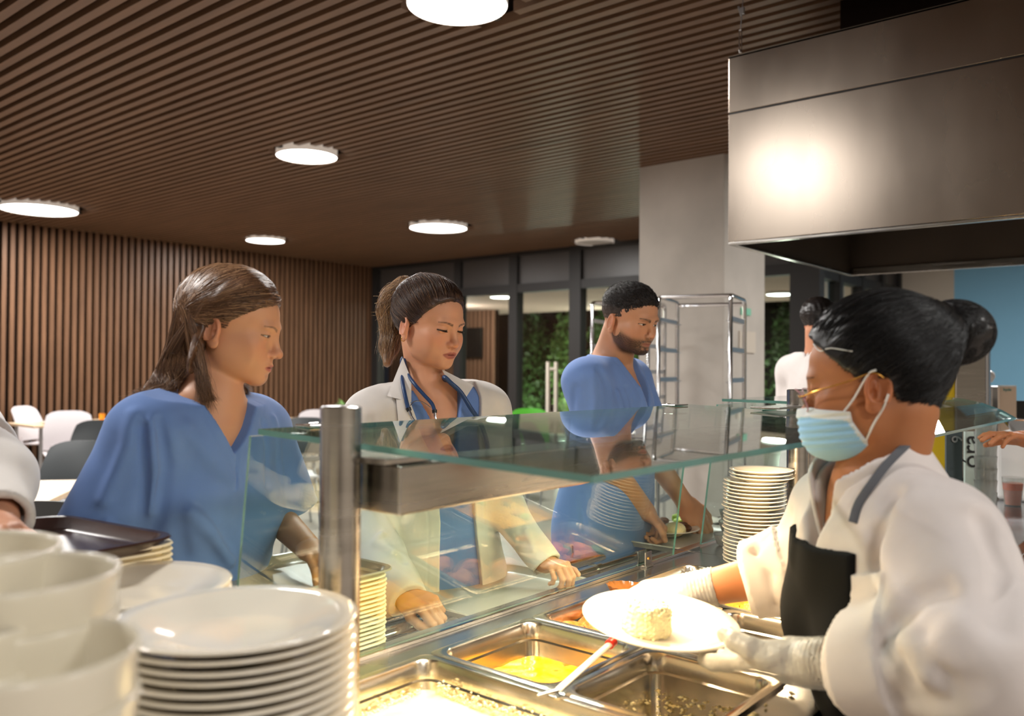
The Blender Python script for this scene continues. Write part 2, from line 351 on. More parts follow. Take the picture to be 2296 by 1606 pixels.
for xx in (.5,1.2,2.08,3.0,4.0,5.2):
    MB().tube([(xx,YF-.04,.80),(xx,1.52,.80)],.012,10).tube([(xx,1.41,.80),(xx,1.41,.835)],.012,10).build('rail_bracket',m_chrome,cb,smooth=True)
    MB().tube([(xx-.012,1.41,.835),(xx+.012,1.41,.835)],.0235,16).build('rail_collar',m_chrome,cb,smooth=True)
MB().bx(XA,XZ,1.245,1.262,.60,.84).build('front_apron',m_steel,cb)
# ------------------------------------------------------------------ sneeze guard
PZ=1.368
gd=thing('sneeze_guard','steel and clear glass sneeze guard over the food pans','sneeze guard',(1.5,1.0,Z0))
def pane(mb,pts,th):
    """sheet through 4 corner points, thickness along its normal; faces slot0, edges slot1"""
    p=np.array(pts,float); n=np.cross(p[1]-p[0],p[3]-p[0]); n/=np.linalg.norm(n); V=np.concatenate([p,p+n*th])
    mb.add(V,[(3,2,1,0),(4,5,6,7)],0); mb.add(V,[(0,1,5,4),(1,2,6,5),(2,3,7,6),(3,0,4,7)],1)
gx0,gx1=.79,2.215
mb=MB(); pane(mb,[(gx0,.541,1.293),(gx1,.541,1.293),(gx1,1.182,1.313),(gx0,1.182,1.313)],.009); mb.build('top_pane',[m_glass,m_glassedge],gd)
mb=MB(); pane(mb,[(.774,1.230,Z0+.006),(.774,1.176,1.311),(gx1,1.176,1.311),(gx1,1.230,Z0+.006)],.006); mb.build('front_pane',[m_glass,m_glassedge],gd)
for nm,xx,yy in (('post',.752,.93),('post',2.36,.925)):
    MB().lathe([(.0001,PZ),(.024,PZ),(.028,PZ-.002),(.028,Z0+.012),(.04,Z0+.012),(.04,Z0),(.0001,Z0)],(xx,yy,0),n=40).build(nm,m_steel,gd,smooth=True)
bz0,bz1=1.222,1.289
MB().bx(.787,2.34,.85,.93,bz0,bz1).build('lamp_beam',m_steel,gd,bevel=.003)
MB().bx(.85,2.28,.875,.905,bz0-.004,bz0+.001).build('light_strip',mat('warm_led',(255,236,200),emit=(255,222,170),estr=10),gd)
for xx in(.80,2.20): MB().bx(xx-.03,xx+.06,.86,.97,1.290,1.2985).build('pane_bracket',m_steel,gd,bevel=.001)
MB().bx(2.13,2.345,.88,.96,1.320,1.325).build('pane_bracket',m_steel,gd,bevel=.001)
for q in ((2.10,1.165,1.324),(.90,1.165,1.324)):
    MB().box(q,(.075,.04,.004)).box((q[0],q[1],1.300),(.075,.03,.004)).box((q[0],q[1]+.021,1.312),(.02,.004,.03)).build('glass_clip',m_chrome,gd,bevel=.001)
for xx in(2.05,):
    MB().bx(xx-.017,xx+.017,1.216,1.220,Z0+.004,Z0+.042).bx(xx-.017,xx+.017,1.238,1.243,Z0+.002,Z0+.042).bx(xx-.019,xx+.019,1.212,1.245,Z0,Z0+.006).build('glass_clamp',m_chrome,gd,bevel=.001)
    MB().tube([(xx,1.216,Z0+.024),(xx,1.213,Z0+.024)],.004,12).build('clamp_screw',mat('brass',(190,150,80),rough=.25,metal=1),gd)
for xx in (1.0,1.35,1.7,2.05): light('heat_lamp','AREA',(xx,.89,bz0-.012),4.2,(1,.76,.46),size=.30,sy=.03,shape='RECTANGLE')
# second guard further along
g2=thing('sneeze_guard','further glass sneeze guard with a taller edge, behind the tall plate stack','sneeze guard',(3.2,1.0,Z0))
pr=[(1.182,1.325),(1.00,1.324),(.85,1.320),(.76,1.312),(.69,1.297),(.63,1.274),(.585,1.248)]
mb=MB(); V=[]
for y_,z_ in pr: V+=[(2.42,y_,z_),(3.55,y_,z_),(2.42,y_,z_+.008),(3.55,y_,z_+.008)]
n_=len(pr); mb.add(V,[(4*i,4*i+1,4*i+5,4*i+4) for i in range(n_-1)]+[(4*i+2,4*i+6,4*i+7,4*i+3) for i in range(n_-1)],0)
mb.add(V,[(4*i,4*i+4,4*i+6,4*i+2) for i in range(n_-1)]+[(4*i+1,4*i+3,4*i+7,4*i+5) for i in range(n_-1)]+[(0,2,3,1),(4*n_-4,4*n_-3,4*n_-1,4*n_-2)],1)
mb.build('top_pane',[m_glass,m_glassedge],g2)
mb=MB(); pane(mb,[(2.395,1.236,Z0+.006),(2.395,1.182,1.316),(3.55,1.182,1.316),(3.55,1.236,Z0+.006)],.006); mb.build('front_pane',[m_glass,m_glassedge],g2)
for xx in(2.44,3.48):
    MB().lathe([(.0001,PZ-.03),(.024,PZ-.03),(.028,PZ-.032),(.028,Z0+.012),(.04,Z0+.012),(.04,Z0),(.0001,Z0)],(xx,.925,0),n=40).build('post',m_steel,g2,smooth=True)
MB().bx(2.47,3.45,.86,.93,1.23,1.285).build('lamp_beam',m_steel,g2,bevel=.003)
# ------------------------------------------------------------------ food pans
def pan(x0,x1,y0,y1,label,dep=.15):
    o=np.array([(x0+x1)/2,(y0+y1)/2,Z0]); mb=MB(); f=.016
    R=[rrect(x0,x1,y0,y1,.018,Z0+.0005),rrect(x0,x1,y0,y1,.018,Z0+.006),rrect(x0+f*.4,x1-f*.4,y0+f*.4,y1-f*.4,.02,Z0+.008),rrect(x0+f,x1-f,y0+f,y1-f,.034,Z0+.0065),
       rrect(x0+f+.003,x1-f-.003,y0+f+.003,y1-f-.003,.034,Z0+.001),rrect(x0+f+.005,x1-f-.005,y0+f+.005,y1-f-.005,.034,Z0-.026),rrect(x0+f+.010,x1-f-.010,y0+f+.010,y1-f-.010,.03,Z0-.029),
       rrect(x0+f+.022,x1-f-.022,y0+f+.022,y1-f-.022,.032,Z0-dep+.02),rrect(x0+f+.034,x1-f-.034,y0+f+.034,y1-f-.034,.03,Z0-dep+.002),rrect(x0+f+.06,x1-f-.06,y0+f+.06,y1-f-.06,.03,Z0-dep)]
    loft(mb,R,cap1=True)
    R2=[q.copy() for q in R[3:]];
    for q in R2: q[:,2]-=.0015; q[:,:2]=(q[:,:2]-o[:2])*1.006+o[:2]
    loft(mb,[R[0]]+R2,cap1=True)
    e=mb.build('food_pan',m_pan,loc=o,smooth=True); tag(e,label,'food pan'); return e
pan(.832,1.140,.583,1.154,'nearest long steel pan holding pale puree, behind the front plate stack')
pan(1.142,1.447,.861,1.154,'half size steel pan with orange soup in it')
pan(1.142,1.447,.583,.859,'half size steel pan nearly empty but for stuck rice grains')
pan(1.449,1.794,.866,1.154,'steel pan with browned meat chunks, half hidden by the held plate')
pan(1.449,1.794,.583,.864,'empty steel pan under the gloved hand')
pan(1.796,2.142,.912,1.154,'furthest steel pan with roasted vegetables, beside the glass')
pan(1.796,2.142,.583,.910,'steel pan filled to the brim with yellow rice, beside the black apron')
def heap(name,x0,x1,y0,y1,z,amp,m,label,cat,seed=1,sc=30,n=70,r=.03,mound=0.,kind='stuff',edge=.0):
    rs=np.random.RandomState(seed); gx=np.linspace(0,1,n); X,Y=np.meshgrid(gx,gx,indexing='ij')
    H=np.zeros((n,n))
    for k in range(1,26):
        fx,fy=rs.uniform(-1,1,2)*sc*.5; H+=np.sin(2*pi*(fx*X+fy*Y)+rs.uniform(0,6.3))/5
    H=H*amp; B=np.minimum(1,np.minimum(np.minimum(X,1-X),np.minimum(Y,1-Y))*8); H=H+mound*(np.sin(pi*X)*np.sin(pi*Y))-edge*(1-B)
    V=np.stack([x0+(x1-x0)*X,y0+(y1-y0)*Y,z+H],-1).reshape(-1,3)
    F=[(i*n+j,(i+1)*n+j,(i+1)*n+j+1,i*n+j+1) for i in range(n-1) for j in range(n-1)]
    Vb=V.copy(); Vb[:,2]=z-.035
    mb=MB().add(V,F)
    per=[i*n for i in range(n)]+[(n-1)*n+j for j in range(1,n)]+[i*n+n-1 for i in range(n-2,-1,-1)]+[j for j in range(n-2,0,-1)]
    W=np.concatenate([V[per],Vb[per]]); L=len(per)
    mb.add(W,[(i,L+i,L+(i+1)%L,(i+1)%L) for i in range(L)])
    o=mb.build(name,m,loc=((x0+x1)/2,(y0+y1)/2,z-.035),smooth=True,auto=False); tag(o,label,cat); o['kind']=kind; return o
def food(name,c1,c2,sc,rough=.25,c3=None,bump=.3,bs=60):
    m=mat(name,c1,rough=rough,noise=.08,nscale=sc,bump=bump,bscale=bs); nt=m.node_tree; L=nt.links; b=nt.nodes['Principled BSDF']
    v=nt.nodes.new('ShaderNodeTexNoise'); v.inputs['Scale'].default_value=sc; v.inputs['Detail'].default_value=3
    tc=nt.nodes.new('ShaderNodeTexCoord'); L.new(tc.outputs['Object'],v.inputs['Vector'])
    r=nt.nodes.new('ShaderNodeValToRGB'); r.color_ramp.elements[0].position=.4; r.color_ramp.elements[0].color=lin(c1); r.color_ramp.elements[1].position=.6; r.color_ramp.elements[1].color=lin(c2)
    if c3: e=r.color_ramp.elements.new(.68); e.color=lin(c3)
    L.new(v.outputs['Fac'],r.inputs[0]); L.new(r.outputs[0],b.inputs['Base Color']); return m
m_soup=food('soup',(240,168,20),(246,190,60),28,.12,(225,120,20),bump=.15,bs=40)
m_puree=food('puree',(238,226,180),(246,236,200),20,.3,bump=.1)
m_yrice=food('yellow_rice',(222,150,30),(240,190,60),70,.35,(150,90,30),bump=.6,bs=120)
m_rice=mat('rice',(242,228,176),rough=.45,noise=.1,nscale=90,bump=.5,bscale=120)
m_meat=food('roast_meat',(176,98,34),(206,134,56),40,.35,(110,56,18),bump=.6,bs=70)
m_veg=food('orange_veg',(226,120,24),(240,160,40),30,.3,bump=.3)
m_gveg=mat('green_veg',(120,140,40),rough=.35,noise=.2,nscale=40)
m_dmeat=mat('dark_meat',(96,62,40),rough=.4,noise=.3,nscale=60,bump=.4)
heap('orange_soup',1.172,1.417,.891,1.124,.822,.0012,m_soup,'bright orange soup in the half size pan','soup',3,14)
heap('pale_puree',.861,1.111,.612,1.125,.836,.003,m_puree,'pale creamy puree filling the nearest pan','puree',4,5,mound=.006)
heap('yellow_rice',1.835,2.115,.625,.888,.868,.004,m_yrice,'yellow rice with vegetables in the brim full pan','rice',5,40,mound=.014,edge=.012)
heap('vegetable_sauce',1.838,2.112,.948,1.132,.82,.004,m_yrice,'orange vegetable sauce in the furthest pan','sauce',6,20)
heap('meat_gravy',1.50,1.752,.912,1.115,.80,.003,m_meat,'brown gravy under the meat chunks','gravy',8,20)
def blob(name,c,r,m,label,cat,seed,group=None,sub=2,rough=.25,kind=None,parent=None):
    rs=np.random.RandomState(seed); import bmesh
    bm=bmesh.new(); bmesh.ops.create_icosphere(bm,subdivisions=sub,radius=1)
    k=rs.normal(size=(6,3))*2.2; ph=rs.uniform(0,6,6)
    for v in bm.verts:
        p=np.array(v.co); d=1+rough*sum(math.sin(k[i]@p+ph[i]) for i in range(6))/4
        v.co=Vector((p*d*np.array(r)).tolist())
    me=bpy.data.meshes.new(name); bm.to_mesh(me); bm.free(); me.materials.append(m); me.polygons.foreach_set('use_smooth',[True]*len(me.polygons))
    o=bpy.data.objects.new(name,me); COL.objects.link(o); o.location=Vector([float(q) for q in c]); o.rotation_euler=(0,0,rs.uniform(0,3))
    tag(o,label,cat,group,kind)
    if parent: o.parent=parent
    return o
for i,(x,y,lb) in enumerate([(1.535,1.105,'browned meat chunk at the left corner of the meat pan'),(1.60,1.08,'browned meat chunk second from the pan corner'),(1.54,1.03,'browned meat chunk showing its dark cut face'),(1.66,1.09,'browned meat chunk in the middle of the meat pan'),(1.62,.99,'browned meat chunk under the held plate'),(1.71,1.03,'browned meat chunk at the far side of the meat pan'),(1.54,.94,'browned meat chunk below the plate rim')]):
    blob('meat_chunk',(x,y,.838),(.043,.036,.034),m_meat,lb,'meat',60+i,'meat chunks in the pan',3,.35)
rs=np.random.RandomState(5)
for i in range(16):
    x=rs.uniform(1.87,2.09); y=rs.uniform(.97,1.11)
    blob('vegetable_piece',(x,y,.836+rs.uniform(0,.018)),(.02+rs.uniform(0,.012),.015,.012),(m_veg,m_veg,m_gveg)[i%3],('orange','orange','green')[i%3]+' roasted vegetable piece in the furthest pan','vegetable',80+i,('orange vegetable pieces in the furthest pan','orange vegetable pieces in the furthest pan','green vegetable pieces in the furthest pan')[i%3],2,.4)
for i in range(9):
    x=rs.uniform(1.86,2.09); y=rs.uniform(.66,.86)
    blob('meat_piece',(x,y,.884),(.016,.013,.009),(m_dmeat,m_gveg,m_meat)[i%3],('dark meat','green pepper','brown meat')[i%3]+' bit on top of the yellow rice','food bit',180+i,('dark meat bits on the rice','green bits on the rice','brown meat bits on the rice')[i%3],2,.4)
# rice grains stuck in pan and puree residues : one uncountable mass each
def grains(name,pts,m,label,cat,s=.0035,seed=3):
    rs=np.random.RandomState(seed); mb=MB()
    base=np.array([[1,0,0],[-1,0,0],[0,.5,0],[0,-.5,0],[0,0,.5],[0,0,-.5]])*s
    F=[(0,2,4),(2,1,4),(1,3,4),(3,0,4),(2,0,5),(1,2,5),(3,1,5),(0,3,5)]
    for p in pts: 
        q=rs.uniform(.7,1.9); a=rs.uniform(0,6.3); mb.add((base*q)@rotz(a).T+np.array(p),F)
    o=mb.build(name,m,loc=np.array(pts[0]),smooth=True,auto=False); tag(o,label,cat,kind='stuff')
pts=[]
zb=Z0-.146
for cx,cy,n,sp in ((1.22,.66,90,.018),(1.24,.70,80,.02),(1.30,.64,120,.02),(1.36,.68,90,.025),(1.33,.74,60,.03),(1.24,.78,30,.02),(1.38,.62,60,.015),(1.20,.63,80,.014)):
    for _ in range(n):
        x=np.clip(cx+rs.normal()*sp,1.195,1.40); y=np.clip(cy+rs.normal()*sp,.625,.81); pts.append((x,y,zb+.002+rs.uniform(0,.006)))
for _ in range(170):   # on the far wall (large X side)
    t=rs.uniform(.2,.9); z=Z0-.035-t*.10; x=1.447-.0165-.007-.010-(t*.012); y=rs.choice([.66,.70,.76,.80])+rs.normal()*.015; pts.append((x,min(max(y,.63),.815),z))
for _ in range(60):
    t=rs.uniform(.2,.9); z=Z0-.035-t*.10; y=.859-.0165-.009-.010-(t*.012); x=rs.choice([1.22,1.3,1.36])+rs.normal()*.02; pts.append((min(max(x,1.19),1.40),y,z))
grains('rice_grains',pts,m_rice,'scattered white rice grains stuck inside the nearly empty pan','rice')
pts=[]
for _ in range(260):
    t=abs(rs.normal())*.3; z=.83+min(t,.9)*.035; x=1.140-.016-.022+ (z-.83)*.06-.004; y=np.clip(rs.choice([.85,.93,1.0,1.04])+rs.normal()*.04,.64,1.08); pts.append((x,y,z+.008))
for _ in range(120):
    z=.83+min(abs(rs.normal())*.3,.9)*.03; y=1.154-.016-.022-.004; pts.append((np.clip(rs.uniform(.9,1.09),.88,1.09),y,z))
grains('puree_residue',pts,m_puree,'dried puree residue stuck on the wall of the nearest pan','puree',.0036)
grains('spilled_rice',[(atZ(1775,1555,Z0+.004)),(atZ(1717,1582,Z0+.004)),(atZ(1690,1604,Z0+.004))],m_rice,'three rice grains spilled on the counter edge','rice',.006)
# ------------------------------------------------------------------ plates
PLATE=[(.0001,.003),(.055,.003),(.060,.0),(.064,.0),(.066,.004),(.085,.010),(.118,.019),(.1335,.0235),(.1350,.0252),(.1335,.0268),(.117,.0235),(.086,.0145),(.070,.0085),(.060,.0070),(.0001,.0066)]
def plate_mesh(R,n=72):
    k=R/.135; return MB().lathe([(a*k if a>.001 else a,b*min(1,k*1.15)) for a,b in PLATE],n=n)
def plate(loc,R,label,group=None,src=None,rot=None):
    if src is None:
        o=plate_mesh(R).build('dinner_plate',m_porc,smooth=True,auto=False)
    else: o=src.copy(); COL.objects.link(o)
    o.location=Vector([float(q) for q in loc]); tag(o,label,'plate',group)
    if rot is not None: o.rotation_euler=rot
    return o
def pstack(cx,cy,z0,R,n,pitch,top,rest,group,jit=.0012,seed=1,shift=None):
    rs=np.random.RandomState(seed); src=None
    for i in range(n):
        dx,dy=rs.normal(size=2)*jit
        if shift and i>=n-shift[0]: dx+=shift[1]; dy+=shift[2]
        o=plate((cx+dx,cy+dy,z0+i*pitch),R,top if i==n-1 else rest,group,src); src=src or o
pstack(.555,.868,Z0,.135,23,.0105,'topmost white dinner plate of the big front stack','white dinner plate in the big front stack, below its top one','plates in the big front stack')
c2=P(290,1303,1.17)
pstack(c2[0],c2[1],Z0,.135,22,.0104,'topmost white plate of the stack behind the cups at the left','white plate in the stack behind the cups, below its top one','plates in the stack behind the cups',seed=4)
c3=np.array([2.25,1.0])
pstack(c3[0],c3[1],Z0,.086,26,.0100,'topmost small white plate of the tall stack beside the steel post','small white plate in the tall stack beside the steel post','plates in the tall stack by the post',jit=.002,seed=9,shift=(3,.010,-.014))
# plate held by the server, with moulded rice
pc=P(1480,1396,1.48)
fd=np.array([math.cos(TH),math.sin(TH),0]); rd=np.array([math.sin(TH),-math.cos(TH),0])
nrm=np.array([0,0,1.])-fd*.10-rd*(-.075); nrm/=np.linalg.norm(nrm)
def frame_from_z(n,xh=(1,0,0)):
    n=np.array(n); x=np.array(xh)-n*(np.array(xh)@n); x/=np.linalg.norm(x); y=np.cross(n,x); return np.stack([x,y,n],1)
Rp=frame_from_z(nrm)
hp=plate((0,0,0),.135,'white dinner plate held in gloved hands over the food pans',None); hp.matrix_world=Matrix(Rp.tolist()).to_4x4(); hp.location=Vector((pc-nrm*.018).tolist())
rc=P(1450,1392,1.465)
rice_c=pc-nrm*.011+(rc-pc)-nrm*((rc-pc)@nrm)
# ladle in the soup pan
a=atZ(1250,1548,.897); b=P(1366,1446,1.555)
lad=thing('serving_spoon','white handled serving spoon with a red tip resting on the soup pan','spoon',a)
MB().tube([a,a*.5+b*.5,b],[.006,.0065,.007],10,flat=.6).build('handle',mat('white_handle',(236,232,226),rough=.3),lad,smooth=True)
c=b+(b-a)/np.linalg.norm(b-a)*.016
MB().tube([b,c],[.009,.009],10).build('grip_end',mat('red_plastic',(222,52,36),rough=.35),lad,smooth=True)
e1=atZ(1205,1560,.893); bw=MB(); bw.tube([a,a+(e1-a)*.5,e1],[.007,.006,.004],10,flat=.5); bw.build('neck',m_steel,lad,smooth=True)
# scalloped serving tongs lying over the pan
tg=thing('serving_tongs','brown plastic serving tongs with scalloped heads across the pans','tongs',(1.68,1.05,.90))
cc=atZ(1410,1322,.905); mb=MB(); n=60; ang=np.arange(n)*2*pi/n
ring=lambda k,z: np.stack([cc[0]+np.cos(ang)*.040*k*(1+.05*np.cos(ang*16)*(k>.8)),cc[1]+np.sin(ang)*.055*k*(1+.05*np.cos(ang*16)*(k>.8)),np.full(n,z)],1)
loft(mb,[ring(.05,.892),ring(.6,.893),ring(.85,.899),ring(1,.912),ring(1.0,.914),ring(.84,.902),ring(.6,.896),ring(.05,.895)])
mb.build('tongs_head',mat('amber_plastic',(150,98,52),rough=.2,trans=.3),tg,smooth=True,auto=False)
MB().tube([(cc[0],cc[1]-.05,.905),(cc[0]+.01,cc[1]-.13,.93),(cc[0]+.02,cc[1]-.22,.92)],.007,8).build('handle',mat('amber2',(150,98,52),rough=.25),tg,smooth=True)
# ------------------------------------------------------------------ trays
def tray_mesh(lx,ly,h=.022,r=.045):
    mb=MB(); x,y=lx/2,ly/2
    R=[rrect(-x,x,-y,y,r,h),rrect(-x-.002,x+.002,-y-.002,y+.002,r,h-.003),rrect(-x+.006,x-.006,-y+.006,y-.006,r,h-.005),rrect(-x+.018,x-.018,-y+.018,y-.018,r*.8,.001),rrect(-x+.024,x-.024,-y+.024,y-.024,r*.8,0)]
    loft(mb,R,cap1=True)
    R=[rrect(-x,x,-y,y,r,h),rrect(-x+.008,x-.008,-y+.008,y-.008,r,h-.001),rrect(-x+.020,x-.020,-y+.020,y-.020,r*.8,.006),rrect(-x+.030,x-.030,-y+.030,y-.030,r*.8,.0035)]
    loft(mb,R); mb.add(R[-1],[tuple(range(len(R[-1])))]); return mb
m_tray=mat('beige_tray',(200,190,166),rough=.3,noise=.05,nscale=30)
m_tray2=mat('cream_tray',(236,226,200),rough=.35)
m_btray=mat('brown_tray',(62,44,40),rough=.25)
m_gtray=mat('grey_tray',(176,170,158),rough=.3)
def tray(loc,lx,ly,m,label,group=None,rz=0,h=.022):
    o=tray_mesh(lx,ly,h).build('cafeteria_tray',m,smooth=True); o.location=Vector([float(q) for q in loc]); o.rotation_euler=(0,0,rz); return tag(o,label,'tray',group)
tray((1.625,1.405,.855),.45,.31,m_gtray,'beige tray held by the woman in the white coat')
tray((2.56,1.425,.855),.44,.32,m_gtray,'beige tray in front of the bearded man, carrying two plates')
src=None
for i in range(17):
    if src is None: src=tray((.980,1.405,.855),.37,.27,m_tray2,'cream tray in the stack on the rail, below its grey top tray','trays in the rail stack')
    else:
        o=src.copy(); COL.objects.link(o); o.location=Vector((.980+rs.normal()*.001,1.405+rs.normal()*.001,.855+i*.0085)); tag(o,'cream tray in the stack on the rail, below its grey top tray','tray','trays in the rail stack')
tray((.985,1.405,.855+17*.0085+.003),.38,.28,m_gtray,'grey beige tray on top of the cream tray stack','trays in the rail stack')
tray((.50,1.43,.855),.42,.33,m_tray2,'lowest cream tray in the pile under the brown tray','trays in the pile under the brown tray')
src=bpy.data.objects[-1] if False else None
for i in range(1,30):
    if src is None: src=tray((.50,1.43,.855+.0092*i),.42,.33,m_tray2,'cream tray in the pile under the brown tray','trays in the pile under the brown tray')
    else:
        o=src.copy(); COL.objects.link(o); o.location=Vector((.50,1.43,.855+.0092*i)); tag(o,'cream tray in the pile under the brown tray','tray','trays in the pile under the brown tray')
tray((.475,1.40,.855+.0092*30+.004),.42,.34,m_btray,'dark brown tray on top of the left tray pile',rz=.12)
# man's plates
mp=atZ(1492,1192,.872)
plate((mp[0],mp[1],.862),.115,'white plate with rice, puree and meat on the bearded man\'s tray')
mq=atZ(1550,1170,.875); plate((mq[0]+.03,mq[1]-.01,.863),.085,'small white plate with green salad on the bearded man\'s tray')
def pz(x,y,z): return atZ(x,y,z)
blob('rice_mound',pz(1513,1186,.892),(.038,.038,.022),m_rice,'white rice mound on the bearded man\'s plate','rice',201,None,3,.08)
for i,(a,b) in enumerate(((1452,1188),(1466,1193),(1478,1194))):
    blob('stew_portion',pz(a,b,.885),(.026,.026,.012),m_yrice if i else m_meat,('brown','ochre','ochre')[i]+(' stew portion at the left edge of the bearded man\'s plate',' stew portion left of the rice on his plate',' stew portion touching the rice on his plate')[i],'stew',210+i,None,3,.3)
for i,(a,b) in enumerate(((1477,1172),(1486,1168),(1530,1178),(1540,1184))):
    blob('meat_slice',pz(a,b,.892),(.02,.017,.012),m_dmeat,('dark meat slice behind the stew','dark meat slice left of the rice mound','dark meat slice right of the rice mound','dark meat slice at the right rim of the plate')[i],'meat',220+i,None,3,.35)
m_lett=mat('lettuce',(160,190,70),rough=.4,noise=.2,nscale=30)
for i,(a,b) in enumerate(((1520,1163),(1533,1160),(1528,1168),(1545,1166))):
    blob('lettuce_leaf',pz(a,b,.893),(.024,.018,.014),m_lett,('pale green lettuce leaf at the left of the salad plate','pale green lettuce leaf on top of the salad','pale green lettuce leaf at the front of the salad','pale green lettuce leaf at the right of the salad')[i],'lettuce',230+i,None,3,.5)
for i,(a,b) in enumerate(((1552,1170),(1560,1172))): blob('tomato_piece',pz(a,b,.885),(.012,.01,.008),m_veg,('orange tomato piece right of the lettuce','orange tomato piece nearest the man\'s fingers')[i],'tomato',240+i,None,2,.3)
# clear bowls behind the teal glass edge
m_cglass=mat('drinking_glass',(235,238,236),rough=.06,trans=.85,ior=1.3)
for i,(bx_,by_,z) in enumerate(((1600,1222,.88),(1611,1215,.918),(1612,1211,.965))):
    q=atZ(bx_,by_,.88); q=q+np.array([.02,-.04,0]); r=.045
    o=MB().lathe([(.0001,.002),(r*.6,0),(r*.8,.006),(r,.034),(r,.036),(r*.96,.034),(r*.76,.009),(.0001,.006)],n=40).build('glass_bowl',m_cglass,smooth=True,auto=False); o.location=(q[0],q[1],.88+i*.030)
    tag(o,('bottom clear glass bowl of the pile beside the tall plates','middle clear glass bowl of the pile beside the tall plates','top clear glass bowl of the pile beside the tall plates')[i],'bowl','clear bowls beside the tall plates')
# ------------------------------------------------------------------ cups in the front left corner
m_cup=mat('cup_porcelain',(228,220,200),rough=.22,coat=.2)
def cup(c,R,label,group,h=.085):
    o=MB().lathe([(.0001,.0),(R*.80,0),(R*.84,.004),(R*.965,.03),(R*.985,h-.012),(R*1.01,h-.004),(R*1.005,h),(R*.975,h),(R*.955,h-.006),(R*.93,.03),(R*.8,.008),(.0001,.006)],n=64).build('soup_cup',m_cup,smooth=True,auto=False)
    o.location=Vector([float(q) for q in c]); return tag(o,label,'cup',group)
for nm,px,py,d,lb in (('a',47,1455,.60,'nearest white cup stack, bottom left corner'),('b',30,1283,.70,'second white cup stack, left of the front plates'),('c',-105,1385,.66,'cup stack cut off by the left edge, lower one'),('d',-120,1232,.78,'cup stack at the left edge, beside the brown tray')):
    q=P(px,py,d); R={'a':.077,'b':.080,'c':.072,'d':.094}[nm]; z=q[2]; n=int((z-.085-Z0)//.034); z0=z-.085-n*.034
    for k in range(n+1):
        o=cup((q[0],q[1],z0+k*.034),R,('top cup of the ' if k==n else 'lower cup of the ')+lb,lb[:40])
    if z0-Z0>.004: tag(MB().lathe([(.0001,0),(R,0),(R,z0-Z0),(.0001,z0-Z0)],n=40).build('cup_coaster',m_tray2,loc=(0,0,0)),'cream coaster under the '+lb,'coaster').location=(q[0],q[1],Z0)
# ------------------------------------------------------------------ far end of the counter (right background)
q=atZ(2271,1134,Z0); jg=thing('juice_glass','glass of orange carrot juice on the far counter','glass',(q[0],q[1],Z0))
MB().lathe([(.0001,Z0),(.030,Z0),(.040,Z0+.115),(.0385,Z0+.115),(.0285,Z0+.004),(.0001,Z0+.004)],(q[0],q[1],0),n=40).build('tumbler',m_cglass,jg,smooth=True)
MB().lathe([(.0001,Z0+.005),(.0278,Z0+.005),(.0368,Z0+.092),(.0001,Z0+.092)],(q[0],q[1],0),n=40).build('juice',mat('juice',(214,92,24),rough=.2),jg,smooth=True)
q=atZ(2210,1170,Z0); src=None
for k in range(8):
    z=Z0+.012+k*.043
    if src is None:
        src=MB().lathe([(.0001,0),(.028,0),(.038,.095),(.0365,.095),(.0265,.004),(.0001,.004)],n=32).build('stacked_tumbler',m_cglass,smooth=True)
        o=src
    else: o=src.copy(); COL.objects.link(o)
    o.location=(q[0],q[1],z); tag(o,'topmost empty tumbler in the tall stack of glasses' if k==7 else 'empty clear tumbler in the tall stack of glasses','glass','stacked empty tumblers')
q2=thing('glass_coaster','steel coaster under the stack of empty tumblers','coaster',(q[0],q[1],Z0)); MB().lathe([(.0001,Z0),(.045,Z0),(.045,Z0+.012),(.0001,Z0+.012)],(q[0],q[1],0),n=32).build('disc',m_steel,q2)
wmx=thing('white_machine','white boxy kitchen machine behind the orange juice glass','machine',(4.3,.63,Z0))
MB().bx(4.10,4.55,.505,.75,Z0,1.145).build('body',m_white,wmx,bevel=.02,seg=3)
MB().bx(4.09,4.56,.50,.76,1.14,1.163).build('lid',m_white,wmx,bevel=.008)
bq=P(2290,960,3.9); bo=MB().lathe([(.0001,0),(.06,0),(.10,.05),(.102,.052),(.095,.050),(.055,.006),(.0001,.006)],n=40).build('steel_bowl',m_chrome,smooth=True); bo.location=(4.25,.655,1.163); tag(bo,'steel bowl of chopped vegetables on the white machine','bowl')
blob('chopped_vegetables',(4.25,.655,1.198),(.075,.075,.018),m_veg,'heap of chopped orange vegetables in the steel bowl','vegetables',300,None,3,.1,kind='stuff')
# dispenser with yellow side panel
def bxp(x0,x1,y0,y1,d,dz): # box seen between pixel columns, resting on counter, local depth dz
    pass
jd=thing('juice_dispenser','tall steel drink dispenser with a yellow side panel behind her neck','dispenser',(4.45,1.1,Z0))
ya=P(2090,800,4.3); yb=P(2142,800,4.3); yc=P(2212,800,4.35)
def slab(mb,a,b,z0,z1,th,mi=0):
    a=np.array(a[:2]); b=np.array(b[:2]); d=b-a; n=np.array([-d[1],d[0]]); n/=np.linalg.norm(n); 
    if n@np.array([CF[0],CF[1]])<0: n=-n
    V=np.array([[*a,z0],[*b,z0],[*(b+n*th),z0],[*(a+n*th),z0],[*a,z1],[*b,z1],[*(b+n*th),z1],[*(a+n*th),z1]])
    mb.add(V,[(3,2,1,0),(4,5,6,7),(0,1,5,4),(1,2,6,5),(2,3,7,6),(3,0,4,7)],mi)
for (a,b,mm,nm) in ((ya,yb,mat('yellow_panel',(238,200,10),rough=.4),'yellow_panel'),(yb,yc,m_steel,'steel_panel')):
    mb=MB(); slab(mb,a,b,Z0,1.52,.16); mb.build(nm,mm,jd,bevel=.008)
